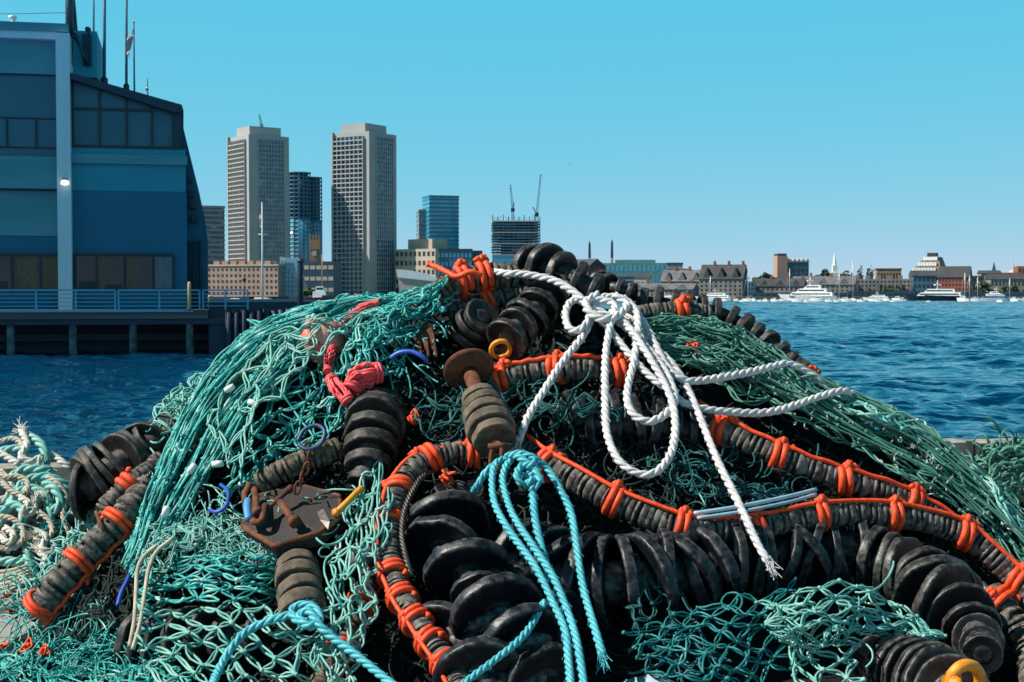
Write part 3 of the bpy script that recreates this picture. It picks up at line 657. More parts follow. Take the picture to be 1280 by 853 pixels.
sk = [(921, 7, 600, 'lone tiny white boat left of the shed'), (934, 9, 590, 'white boat under the mast by the dark gable'), (942, 8, 615, 'small white boat just right of the dark gable'), (957, 7, 600, 'small white boat in front of the dormered shed'),
      (968, 9, 585, 'small white boat nearest the superyacht bow'), (996, 12, 570, 'white boat in front of the superyacht'), (1008, 6, 560, 'tiny white dinghy off the superyacht'), (1023, 13, 590, 'white boat below the superyacht stern'),
      (1036, 8, 575, 'white boat under the white steeple'), (1058, 11, 585, 'white boat between the steeple and the flats'), (1076, 8, 565, 'tiny boat off the terraced flats'), (1090, 9, 600, 'white boat in front of the radar mast yacht'),
      (1122, 12, 610, 'white boat left of the dark hulled yacht'), (1161, 5, 545, 'tiny white buoy boat off the dark hulled yacht'), (1204, 14, 590, 'white boat right of the dark hulled yacht')]
sk += [(928, 6, 560, 'tiny dinghy between the two boats by the dark gable'), (950, 6, 570, 'tiny white dinghy left of the dormered shed boats'), (978, 8, 610, 'white boat close under the superyacht bow'), (1015, 7, 620, 'small boat tight against the superyacht hull'),
      (1046, 7, 560, 'tiny white dinghy off the white steeple'), (1068, 7, 620, 'small boat at the tall thin mast'), (1098, 8, 575, 'small boat off the radar mast yacht'), (1108, 9, 625, 'boat moored at the end of the terraced flats'),
      (1116, 6, 560, 'tiny dinghy off the bushy shore tree'), (1128, 8, 630, 'small boat tucked behind the dark hulled bow'), (1218, 10, 600, 'white boat between the masts and the blue yacht'), (1250, 7, 560, 'tiny white dinghy off the blue yacht'),
      (1268, 10, 600, 'white boat right of the blue yacht'), (862, 8, 600, 'small white boat left of the yacht at the granite wharf'), (905, 8, 610, 'small boat off the dark gable end')]
for px, wd, Y, lab in sk: skiff(lab, px, wd, Y)
# red tug with a white wheelhouse on the left waterfront
Y = 500; cx = X(400, Y); M = Matrix.Translation((cx, Y, WZ)); t = thing('tug_boat', 'red and blue tug with white wheelhouse and tall buff mast', 'boat', (cx, Y, WZ))
hull_geo(14, 4.5, 1.9, M, 1).build('hull', hull_r, t, False)
m = MB(); deckhouse(m, -2.5, 2.3, 1.9, 4.2, 1.7, .2, .4, M); deckhouse(m, -1.4, 1.5, 4.2, 5.9, 1.3, .1, .3, M); m.build('wheelhouse', hull_w, t, False)
m = MB(); deckhouse(m, -1.1, 1.2, 4.8, 5.5, 1.33, 0, 0, M); m.build('window_strip', tinted, t, False)
MB().tubes([(cx + .8, Y, WZ + 5.5), (cx + .8, Y, WZ + 10), (cx + .8, Y, Z(318, Y))], .16, 6).build('mast', brick_p, t)
boxpart('bulwark', t, hull_b, (cx + 1, Y - 2.3, WZ + 1.7), (cx + 6, Y + 2.3, WZ + 2.8))

# ================================================================== pier and its building (left)
PY = 95.0
def zp(py): return Z(py, PY)
PIV = X(222, PY)
PM = Matrix.Translation((PIV, PY, 0)) @ Matrix.Rotation(R(13), 4, 'Z')      # local x = along the front, 0 at its right end
def lx(px): return (px - 222) * mpp(PY)
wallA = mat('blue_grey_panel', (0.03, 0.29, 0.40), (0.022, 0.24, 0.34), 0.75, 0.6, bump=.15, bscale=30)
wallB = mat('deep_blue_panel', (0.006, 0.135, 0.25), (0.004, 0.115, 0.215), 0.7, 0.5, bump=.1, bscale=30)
wallC = mat('pale_render_band', (0.13, 0.32, 0.38), (0.07, 0.23, 0.29), 0.85, 0.9, bump=.25, bscale=20)
pill = mat('pale_blue_pillar', (0.62, 0.70, 0.76), (0.50, 0.60, 0.68), 0.7, 0.5, bump=.1)
navy = mat('navy_soffit', (0.008, 0.02, 0.045), (0.012, 0.03, 0.06), 0.6, 1)
frame_d = mat('dark_window_frame', (0.010, 0.018, 0.03), None, .5, 1)
glassP = mat('sunroom_glass', (0.02, 0.10, 0.15), (0.03, 0.13, 0.19), 0.25, 0.3, spec=.35)
glassB = mat('brown_tinted_glass', (0.022, 0.018, 0.016), (0.010, 0.011, 0.014), .12, 2.6, spec=.5, contrast=(.44, .54))
deck_m = mat('pier_deck_concrete', (0.11, 0.12, 0.13), (0.06, 0.07, 0.08), .9, 1.2, bump=.3)
pile_m = mat('pier_pile', (0.12, 0.16, 0.19), (0.035, 0.045, 0.05), .8, 1.4, bump=.4)
rail_m = mat('blue_painted_rail', (0.10, 0.36, 0.55), (0.08, 0.30, 0.48), .5, 3)
yel = mat('weathered_yellow_paint', (0.55, 0.42, 0.16), (0.42, 0.30, 0.12), .7, 4)

BL = thing('pier_building', 'dark blue pier building with sloping glass sunroom and pale corner pillar', 'building', PM @ Vector((-8, 8, 0.4)))
def pb(name, m, x0, x1, p0, p1, y0=0.0, y1=12.0): return boxpart(name, BL, m, (lx(x0), y0, zp(p1)), (lx(x1), y1, zp(p0)), PM)
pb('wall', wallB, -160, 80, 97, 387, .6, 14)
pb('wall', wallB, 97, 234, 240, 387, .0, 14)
pb('cornice', wallA, 96, 233, 206, 240, -.05, 14)
pb('cornice_lip', wallC, 94, 235, 196, 207, -.5, 14)
pb('cornice_band', wallA, 97, 233, 187, 197, -.1, 14)
pb('pillar', pill, 81, 97, 50, 388, -1.0, .9)
pb('parapet', pill, -160, 81, 47, 57, -.6, 14)
pb('parapet_cap', wallC, -160, 95, 38, 48, -.8, 14)
pb('fascia', wallC, -160, 81, 57, 98, .1, 14)
pb('balcony_band', wallC, -160, 82, 200, 239, -.4, 14)
pb('string_course', navy, -160, 81, 237, 241, -.1, .6)
pb('upper_glazing', glassP, -160, 80, 99, 199, .55, .8)
for x in (-120, -60, -35, 20, 54): pb('mullion', frame_d, x, x + 2, 152, 188, .40, .62)
for p in (97, 151, 187): pb('transom', frame_d, -160, 80, p, p + 1.6, .42, .62)
for a, b in ((-150, -20), (-18, 24), (26, 57), (59, 81)): pb('window', glassB, a, b, 320, 363, .45, .8)
for x in (-20, 23.6, 57): pb('mullion', frame_d, x, x + 3, 319, 364, .3, .62)
pb('window_head', frame_d, -160, 81, 318, 321.5, .28, .62)
pb('lower_band', wallC, -160, 81, 241, 296, .5, .61)
for a, b in ((101, 124), (126, 157), (160, 192), (194, 216)): pb('window', glassB, a, b, 321, 362, -.08, .3)
for x in (99, 124, 157, 191.5, 216): pb('mullion', frame_d, x, x + 2.2, 319, 363, -.18, .2)
pb('window_head', frame_d, 99, 218, 317.5, 321, -.2, .2)
curt = mat('brown_curtain', (0.16, 0.115, 0.075), (0.10, 0.072, 0.05), .9, 9)
for a, b, y in ((-60, -30, .44), (-8, 8, .44), (28, 56, .44), (63, 79, .44), (127, 133, -.09), (158, 159, -.09), (161, 171, -.09)): pb('curtain', curt, a, b, 322, 361, y, y + .02)
for a, b, y, p in ((-18, 20, .438, 352), (104, 124, -.095, 352), (135, 156, -.095, 356)): pb('room_shape', frame_d, a, b, p, 362, y, y + .01)
pb('pale_reflection_pane', mat('pale_window_pane', (.05, .12, .17), (.03, .08, .12), .15, 3), 195, 215, 322, 361, -.1, -.085)
# sunroom with sloping roof
roofline = lambda x: 96 + (x - 97) * (133 - 96) / (228 - 97.)
MB().prism([(lx(97), zp(98)), (lx(97), zp(105)), (lx(220), zp(143)), (lx(231), zp(140)), (lx(229), zp(133))], -.9, 14, PM).build('sunroom_roof', navy, BL, False)
MB().prism([(lx(98), zp(187)), (lx(219), zp(187)), (lx(219), zp(141)), (lx(98), zp(104))], .2, .5, PM).build('sunroom_glass', glassP, BL, False)
for x in (97.5, 129, 161, 191.5): pb('sunroom_mullion', frame_d, x, x + 2.2, roofline(x) + 5, 187, .0, .3)
pb('sunroom_post', navy, 217, 228, 140, 187, -.1, 10)
pb('sunroom_transom', frame_d, 98, 193, 137.5, 140.5, .02, .3)
pb('sunroom_sill', frame_d, 98, 230, 184, 187.5, -.2, .4)
for a, p in ((142, 141), (170, 149), (199, 159)):
    boxpart('ceiling_light_strip', BL, pill, (lx(a), .8, zp(p + 1)), (lx(a + 10), 4, zp(p)), PM)
# slanted side wall with brackets
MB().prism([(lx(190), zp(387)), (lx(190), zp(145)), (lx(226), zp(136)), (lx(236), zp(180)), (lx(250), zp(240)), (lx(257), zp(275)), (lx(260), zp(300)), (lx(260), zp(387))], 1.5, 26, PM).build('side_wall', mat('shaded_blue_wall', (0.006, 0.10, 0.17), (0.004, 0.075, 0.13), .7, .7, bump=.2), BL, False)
for x, p in ((233, 150), (243, 197), (247, 217), (250, 236), (252, 250), (254, 268)): pb('wall_bracket', navy, x - 14, x - 7, p, p + 9, 1.0, 1.5)
for x in (236, 241, 246, 250): pb('wall_fin', navy, x, x + 1.2, 300, 385, 1.2, 1.6)
# roof plant room, mast, stays
pb('roof_plant_room', wallA, 98, 127, 40, 98, 1, 9)
for k in range(4): pb('plant_louvre', navy, 110 + k * 3, 111.6 + k * 3, 44, 84, .8, 1.0)
lampO = thing('wall_lamp', 'small round white lamp on the pale corner pillar', 'lamp', PM @ Vector((lx(90), -1.05, zp(231))))
MB().lathe(PM @ Vector((lx(90.5), -1.25, zp(233))), (0, 0, 1), [(.05, -.15), (.24, -.1), (.27, .02), (.2, .15), (.05, .2)], 14).build('lamp_globe', mat('lamp_white', (.9, .88, .78), None, .3, 1, emit=.9), lampO)
MB().box((lx(87.5), -1.25, zp(229)), (lx(93.5), -1.02, zp(227.5)), PM).build('lamp_bracket', frame_d, lampO, False)
VP = np.array(PM @ Vector((lx(31), -.4, zp(38))))
vt = thing('roof_vent', 'small white vent cowl on the flat roof edge', 'vent', VP)
MB().lathe(VP, (0, 0, 1), [(.16, 0), (.16, .22), (.26, .24), (.26, .42), (.08, .46)], 14).build('cowl', white_p, vt)
MB().box(VP - .25, VP + np.array((.25, .25, .03))).build('flange', white_p, vt, False)
ms = thing('roof_mast', 'thick dark steel mast with braced legs on the roof', 'mast', P(88, 42, PY - .5))
MB().tubes([P(87, 46, PY - .5), P(86.8, 10, PY - .5), P(86.5, -40, PY - .5)], .26, 8).build('main_leg', steel_d, ms)
MB().tubes([P(95, 46, PY + .4), P(92, 10, PY), P(87, -40, PY - .4)], .15, 8).build('rear_leg', steel_d, ms)
MB().tubes([P(93, 44, PY - 1.1), P(103, 66, PY - 1.1), P(110, 80, PY - .6)], .1, 6).build('lower_stay', steel_d, ms)
for q, s_ in ((P(93, 45, PY - 1.3), .22), (P(110, 37, PY - .3), .17), (P(110, 81, PY - .3), .17)):
    MB().lathe(q, (0, 1, 0), [(.1, -.2), (s_, -.15), (s_, .15), (.1, .2)], 12).build('pulley', navy, ms)
MB().tubes([P(110, 37, PY - .4), P(113, 60, PY - .4), P(110, 81, PY - .4)], .06, 5).build('guy_wire', steel_d, ms)
for a, lab in ((16, 'upper one of two thin stay wires running left from the roof mast'), (30, 'lower one of two thin stay wires running left from the roof mast')):
    MB().tubes([P(86.5, a, PY - .5), P(20, a + 1.5, PY - .5), P(-80, a + 1, PY - .5)], .022, 4).build('stay_wire', steel_d, None, label=lab, cat='wire', group='stay wires of the roof mast')
for px, top, bot, r, lab in ((117, -30, 84, .07, 'bare flagpole closest to the roof plant room'), (130.5, -30, 100, .11, 'thickest bare flagpole, just right of the roof plant room'), (158, -30, 108, .09, 'tall bare flagpole just left of the striped flag')):
    t = thing('flagpole', lab, 'flagpole', P(px, bot + 4, PY + 3), 'flagpoles on the sloping roof')
    MB().tubes([P(px, bot + 6, PY + 3), P(px, (top + bot) / 2, PY + 3), P(px, top, PY + 3)], r, 8).build('pole', steelblue, t)
    MB().lathe(P(px, bot + 2, PY + 3), (0, 0, 1), [(r * 2.2, -.3), (r * 2.2, .2), (r, .3)], 10).build('socket', steel_d, t)
t = thing('flagpole', 'short flagpole flying the limp striped flag', 'flagpole', P(167.5, 115, PY + 3), 'flagpoles on the sloping roof')
MB().tubes([P(168, 116, PY + 3), P(167.5, 70, PY + 3), P(167, 28, PY + 3)], .06, 8).build('pole', steelblue, t)
MB().lathe(P(167, 28, PY + 3), (0, 0, 1), [(.02, -.1), (.1, 0), (.02, .12)], 10).build('finial', yel, t)
def flag(label, px, top, h, wd, Y):
    """limp hanging stars and stripes: folded sheet, canton on the upper hoist side"""
    t = thing('flag', label, 'flag', P(px, top + h, Y), 'striped flags on the pier roof')
    fr = mat('flag_red', (.45, .03, .04), None, .8, 3); fw = mat('flag_white', (.75, .74, .72), None, .8, 3); fb = mat('flag_blue', (.02, .03, .14), None, .8, 3)
    n = 13
    def pt(u, v):      # u along the fly 0..1 (hangs down), v across the stripes 0..1
        x = px - wd * (u ** .8) * (.55 + .45 * math.sin(u * 3)) * (1 - .55 * v) - 1.0 * v * u
        y = top + h * (.30 * v + .70 * u * (1 - .25 * v) + .05 * math.sin(u * 9 + v * 4))
        return P(x, y, Y + .18 * math.sin(u * 8 + v * 5))
    for s in range(n):
        m = MB(); N = 10; u0 = .4 if s < 7 else 0.
        v = [pt(u0 + (1 - u0) * i / N, (s + e) / n) for i in range(N + 1) for e in (0, 1)]
        m.add(np.array(v), [(2 * i, 2 * i + 1, 2 * i + 3, 2 * i + 2) for i in range(N)]); m.build('stripe', fr if s % 2 == 0 else fw, t)
    m = MB(); N = 6; v = [pt(.4 * i / N, 7 / 13 * j / N) for i in range(N + 1) for j in range(N + 1)]
    m.add(np.array(v), [(i * 7 + j, i * 7 + j + 1, i * 7 + j + 8, i * 7 + j + 7) for i in range(N) for j in range(N)]); cn = m.build('canton', fb, t)
    m = MB(); m.blobs([pt(.4 * (i + .5) / 5, 7 / 13 * (j + .5) / 4) + np.array((0, -.03, 0)) for i in range(5) for j in range(4)], .035); m.build('stars', fw, cn)
flag('limp striped flag hanging from the short pole', 167.2, 34, 48, 15, PY + 2.7)
t = thing('flagpole', 'tiny flagpole near the low end of the sloping roof', 'flagpole', P(184.5, 123, PY + 3), 'flagpoles on the sloping roof')
MB().tubes([P(185, 124, PY + 3), P(184.6, 110, PY + 3), P(184, 98, PY + 3)], .04, 6).build('pole', steelblue, t)
flag('tiny striped flag near the low end of the sloping roof', 185, 108, 9, 4, PY + 3)

# deck on piles
PD = thing('pier', 'dark concrete pier on round piles under the blue building', 'pier', PM @ Vector((-6, 5, WZ)))
boxpart('deck_slab', PD, deck_m, (lx(-170), -4.2, zp(397)), (lx(257.9), 30, zp(386.5)), PM)
boxpart('deck_edge', PD, rail_m, (lx(-170), -4.35, zp(389)), (lx(240), -4.2, zp(386)), PM)
boxpart('edge_beam', PD, navy, (lx(-170), -3.9, zp(404)), (lx(300), -3.0, zp(397)), PM)
boxpart('dark_back_wall', PD, navy, (lx(-170), 1.4, WZ - 1), (lx(420), 1.8, zp(396)), PM)
boxpart('lower_beam', PD, frame_d, (lx(-170), -.4, zp(425)), (lx(300), .4, zp(417)), PM)
for x in (-45, 24, 94, 163, 229):
    MB().lathe(PM @ Vector((lx(x + 7), -3.6, WZ - 1)), (0, 0, 1), [(.25, 0), (.25, 1.2), (.23, zp(397) - WZ + .9)], 12, .02, int(x) + 99).build('pile', pile_m, PD)
boxpart('low_quay', PD, navy, (lx(258.5), -3.6, WZ - 1), (lx(420), 30, zp(377)), PM)
for k, x in enumerate(range(282, 400, 9)): MB().lathe(PM @ Vector((lx(x), -3.9, WZ - 1)), (0, 0, 1), [(.2, 0), (.2, zp(388 - (k % 3)) - WZ + 1)], 9, .03, k).build('fender_pile', navy, PD)
def railing(px0, px1, label, y=-4.0):
    t = thing('railing', label, 'railing', PM @ Vector((lx((px0 + px1) / 2), y, zp(387))), 'blue railings along the pier edge')
    n = max(2, round((px1 - px0) / 45)); m0, m1 = zp(363), zp(386.6)
    for k in range(n + 1):
        x = lx(px0 + (px1 - px0) * k / n); boxpart('post', t, rail_m, (x - .05, y - .05, m1), (x + .05, y + .05, m0), PM)
    for k in range(5):
        z = m0 + (m1 - m0) * (k * .2); r = .05 if k == 0 else .026
        boxpart('rail', t, rail_m, (lx(px0), y - r, z - r), (lx(px1), y + r, z + r), PM)
railing(-60, 10, 'blue railing panel cut by the left edge of the picture')
railing(16, 150, 'long blue railing panel in front of the pale corner pillar')
railing(154, 248, 'blue railing panel left of the yellow post')
railing(252, 305, 'blue railing panel right of the yellow post')
t = thing('mooring_post', 'tall weathered yellow post at the pier corner', 'post', PM @ Vector((lx(236), -4.5, zp(386))))
MB().lathe(PM @ Vector((lx(236), -4.5, zp(386))), (0, 0, 1), [(.11, 0), (.11, zp(355) - zp(386)), (.06, zp(353) - zp(386))], 10).build('shaft', yel, t)
MB().lathe(PM @ Vector((lx(236), -4.5, zp(386))), (0, 0, 1), [(.2, 0), (.2, .08)], 10).build('foot', steel_d, t)
t = thing('bollard', 'small yellow bollard behind the pier corner railing', 'bollard', PM @ Vector((lx(261), -2, zp(381))))
MB().lathe(PM @ Vector((lx(261), -2, zp(381))), (0, 0, 1), [(.14, 0), (.13, .5), (.17, .55), (.1, .62)], 12).build('body', yel, t)
MB().lathe(PM @ Vector((lx(261), -2, zp(381))), (0, 0, 1), [(.2, 0), (.2, .06)], 12).build('foot', steel_d, t)
t = thing('dark_pile', 'tall black timber pile standing before the glass atrium', 'mooring pile', P(375.5, 385, 92))
MB().lathe(P(375.5, 400, 92), (0, 0, 1), [(.2, -2.3), (.2, 3.6), (.16, 3.95)], 10, .03, 5).build('shaft', navy, t); MB().lathe(P(375.5, 328, 92), (0, 0, 1), [(.23, 0), (.23, .12), (.1, .2)], 10).build('cap', steel_d, t)
t = thing('flagpole', 'white ship style flagpole with crosstree before the pink brick hotel', 'flagpole', P(328, 372, 300))
MB().tubes([P(328, 374, 300), P(328, 310, 300), P(327.5, 253, 300)], np.array([.22, .18, .08]), 8).build('pole', white_p, t)
MB().tubes([P(323, 293, 300), P(328, 293.5, 300), P(333, 293, 300)], .1, 6).build('crosstree', white_p, t)
m = MB(); v = [P(327 - 1.6 * math.sin(k / 9 * 3.1) - (1.5 if e else 0), 263 + 20 * k / 9 + 2 * e, 300.2 + .2 * math.sin(k)) for k in range(10) for e in (0, 1)]
m.add(np.array(v), [(2 * i, 2 * i + 1, 2 * i + 3, 2 * i + 2) for i in range(9)]); m.build('flag', mat('faded_flag', (.45, .2, .22), (.5, .45, .5), .8, 1.5), None, label='limp faded flag hanging from the white ship style pole', cat='flag')
t = thing('flagpole', 'thin dark pole with small lamp head before the brick hotel', 'lamp post', P(305, 378, 130))
MB().tubes([P(305, 380, 130), P(305, 366, 130), P(305, 352, 130)], .06, 6).build('pole', steel_d, t); MB().lathe(P(305, 352, 130), (0, 0, 1), [(.05, 0), (.2, .1), (.16, .3), (.02, .36)], 10).build('lamp_head', steel_d, t)

# ================================================================== the heap: materials
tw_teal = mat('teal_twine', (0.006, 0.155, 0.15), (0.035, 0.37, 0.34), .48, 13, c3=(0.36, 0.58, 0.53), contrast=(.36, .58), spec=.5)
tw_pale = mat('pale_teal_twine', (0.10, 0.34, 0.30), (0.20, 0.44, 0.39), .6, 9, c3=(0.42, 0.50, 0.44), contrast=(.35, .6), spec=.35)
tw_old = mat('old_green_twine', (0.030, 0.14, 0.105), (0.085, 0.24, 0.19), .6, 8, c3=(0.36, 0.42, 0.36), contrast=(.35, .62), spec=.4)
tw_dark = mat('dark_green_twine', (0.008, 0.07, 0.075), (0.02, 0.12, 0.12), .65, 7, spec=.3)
tw_deep = mat('shade_teal_twine', (0.005, 0.11, 0.12), (0.015, 0.20, 0.205), .55, 10, c3=(.10, .34, .33), contrast=(.36, .6), spec=.4)  # teal twine with the heap's shadow put into its colour
tw_black = mat('shade_dark_twine', (0.010, 0.022, 0.022), (0.03, 0.045, 0.04), .8, 7, spec=.2)  # near-black twine: shade between the gear is painted into it
rp_white = mat('white_rope', (0.62, 0.61, 0.61), (0.44, 0.43, 0.45), .75, 30, bump=.35, bscale=180, bd=.004, contrast=(.4, .7), c3=(.42, .33, .33))
rp_blue = mat('turquoise_rope', (0.05, 0.34, 0.40), (0.08, 0.43, 0.50), .5, 14, bump=.3, bscale=180, bd=.004, spec=.5)
rp_teal = mat('sea_green_rope', (0.07, 0.36, 0.33), (0.24, 0.47, 0.42), .55, 11, bump=.3, bscale=180, bd=.004)
rp_beige = mat('beige_rope', (0.50, 0.44, 0.34), (0.33, 0.28, 0.22), .8, 14, bump=.4, bscale=150, bd=.004)
rp_offw = mat('frayed_offwhite_rope', (0.66, 0.63, 0.55), (0.42, 0.42, 0.38), .85, 18, bump=.6, bscale=150, bd=.006)
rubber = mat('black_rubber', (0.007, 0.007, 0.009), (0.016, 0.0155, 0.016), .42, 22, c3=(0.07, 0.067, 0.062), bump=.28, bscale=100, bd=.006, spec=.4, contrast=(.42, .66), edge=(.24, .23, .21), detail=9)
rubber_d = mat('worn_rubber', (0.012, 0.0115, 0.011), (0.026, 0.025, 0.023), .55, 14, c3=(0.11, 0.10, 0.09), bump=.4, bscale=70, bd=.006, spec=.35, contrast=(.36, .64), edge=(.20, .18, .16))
rubber_n = mat('shaded_rubber', (0.003, 0.005, 0.009), (0.008, 0.011, 0.017), .40, 20, c3=(0.04, 0.042, 0.047), bump=.28, bscale=95, bd=.006, spec=.35, contrast=(.42, .66), edge=(.20, .20, .20), detail=9)  # rubber for the shaded discs, blue-black shade put into the base colour
sleeve_m = mat('ribbed_rubber', (0.022, 0.021, 0.021), (0.05, 0.047, 0.043), .7, 18, c3=(0.14, 0.125, 0.108), bump=.4, bscale=110, bd=.004, spec=.35, contrast=(.36, .62), edge=(.24, .21, .18))
sleeve_b = mat('muddy_ribbed_rubber', (0.075, 0.058, 0.040), (0.03, 0.026, 0.022), .85, 14, c3=(0.20, 0.165, 0.12), bump=.5, bscale=90, bd=.004, spec=.25, edge=(.24, .20, .15))
bobbin_m = mat('brown_dusty_rubber', (0.15, 0.115, 0.08), (0.05, 0.042, 0.035), .85, 14, bump=.45, bscale=80, bd=.005, spec=.25, edge=(.26, .21, .16))
rust = mat('rusty_steel', (0.17, 0.058, 0.026), (0.055, 0.024, 0.016), .85, 18, c3=(0.03, 0.022, 0.02), bump=.6, bscale=90, bd=.005, spec=.3)
rust_d = mat('dark_rusty_plate', (0.022, 0.02, 0.023), (0.045, 0.026, 0.02), .7, 12, c3=(0.14, 0.05, 0.025), bump=.6, bscale=80, bd=.005, contrast=(.42, .7))
orange = mat('orange_rope', (0.84, 0.085, 0.014), (0.62, 0.042, 0.012), .6, 45, c3=(.40, .075, .035), contrast=(.38, .66), bump=.3, bscale=220, bd=.003, spec=.45)
pinkred = mat('pink_red_twine', (0.74, 0.05, 0.07), (0.80, 0.12, 0.11), .6, 16)
yellow_m = mat('yellow_paint_steel', (0.70, 0.28, 0.015), (0.60, 0.2, 0.02), .5, 22, c3=(0.16, 0.06, 0.03), bump=.4, bscale=90, bd=.004, contrast=(.42, .62))
blue_m = mat('blue_plastic', (0.012, 0.06, 0.36), (0.02, 0.09, 0.45), .45, 25)
wire_m = mat('wire_cable', (0.05, 0.05, 0.055), (0.10, 0.09, 0.085), .5, 30, metal=.5)
core_m = mat('shaded_heap_core', (0.008, 0.012, 0.014), (0.018, 0.02, 0.02), .95, 5, bump=.8, bscale=25, spec=.1)  # near-black so the shade of the gaps sits in the colour
float_m = mat('pinkish_float', (0.66, 0.36, 0.28), (0.55, 0.22, 0.17), .45, 9, bump=.15, bscale=60, bd=.004, c3=(0.75, 0.55, 0.46))

# ------------------------------------------------------------------ the heap surface, nearer at the foot, farther at the crest
def D(px, py):
    px = np.asarray(px, float); py = np.asarray(py, float)
    t = np.clip((853 - py) / 548.0, -.25, 1.2)
    d = 5.1 + 1.9 * np.sign(t) * np.abs(t) ** 1.08 + 0.6 * ((px - 640) / 640.0) ** 2
    return np.minimum(d, 1.44 * F / np.maximum(py - 365, 60))
def DL(px, py): return 6.7 + (765 - np.asarray(py, float)) / 225 * .8 + 0 * np.asarray(px)     # rope pile at the left
def DR(px, py): return 9.6 + 0 * np.asarray(px, float)                                          # net pile at the right
def S(px, py, off=0.0, df=D): return P(px, py, df(px, py) - np.asarray(off, float))
def path(pts, df=D):
    a = np.array([p if len(p) == 3 else (*p, .1) for p in pts], float); return S(a[:, 0], a[:, 1], a[:, 2], df)

RIDGE = np.array([(-60, 850), (40, 800), (62, 760), (95, 640), (150, 585), (200, 515), (290, 432), (330, 408), (430, 388), (520, 380), (560, 362), (650, 345), (740, 372), (800, 392), (900, 408), (960, 445), (1010, 482), (1060, 512), (1150, 560), (1220, 622), (1280, 672), (1340, 735), (1420, 800)], float)
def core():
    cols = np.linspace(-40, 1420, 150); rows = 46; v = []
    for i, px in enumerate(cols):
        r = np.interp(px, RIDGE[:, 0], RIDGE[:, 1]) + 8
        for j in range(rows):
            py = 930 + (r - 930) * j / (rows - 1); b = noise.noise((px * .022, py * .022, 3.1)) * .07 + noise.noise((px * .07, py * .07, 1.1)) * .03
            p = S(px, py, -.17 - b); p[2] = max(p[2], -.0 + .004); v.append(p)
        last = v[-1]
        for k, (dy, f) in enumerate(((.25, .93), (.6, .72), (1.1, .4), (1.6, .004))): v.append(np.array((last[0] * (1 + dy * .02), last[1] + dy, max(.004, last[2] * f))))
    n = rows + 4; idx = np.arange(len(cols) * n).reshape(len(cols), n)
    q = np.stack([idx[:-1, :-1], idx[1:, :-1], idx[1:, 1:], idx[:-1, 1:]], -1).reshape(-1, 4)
    MB().add(np.array(v), q).build('net_heap', core_m, label='heap of matted netting darkened for shade, filling the gaps under the ropes', cat='net heap')
core()

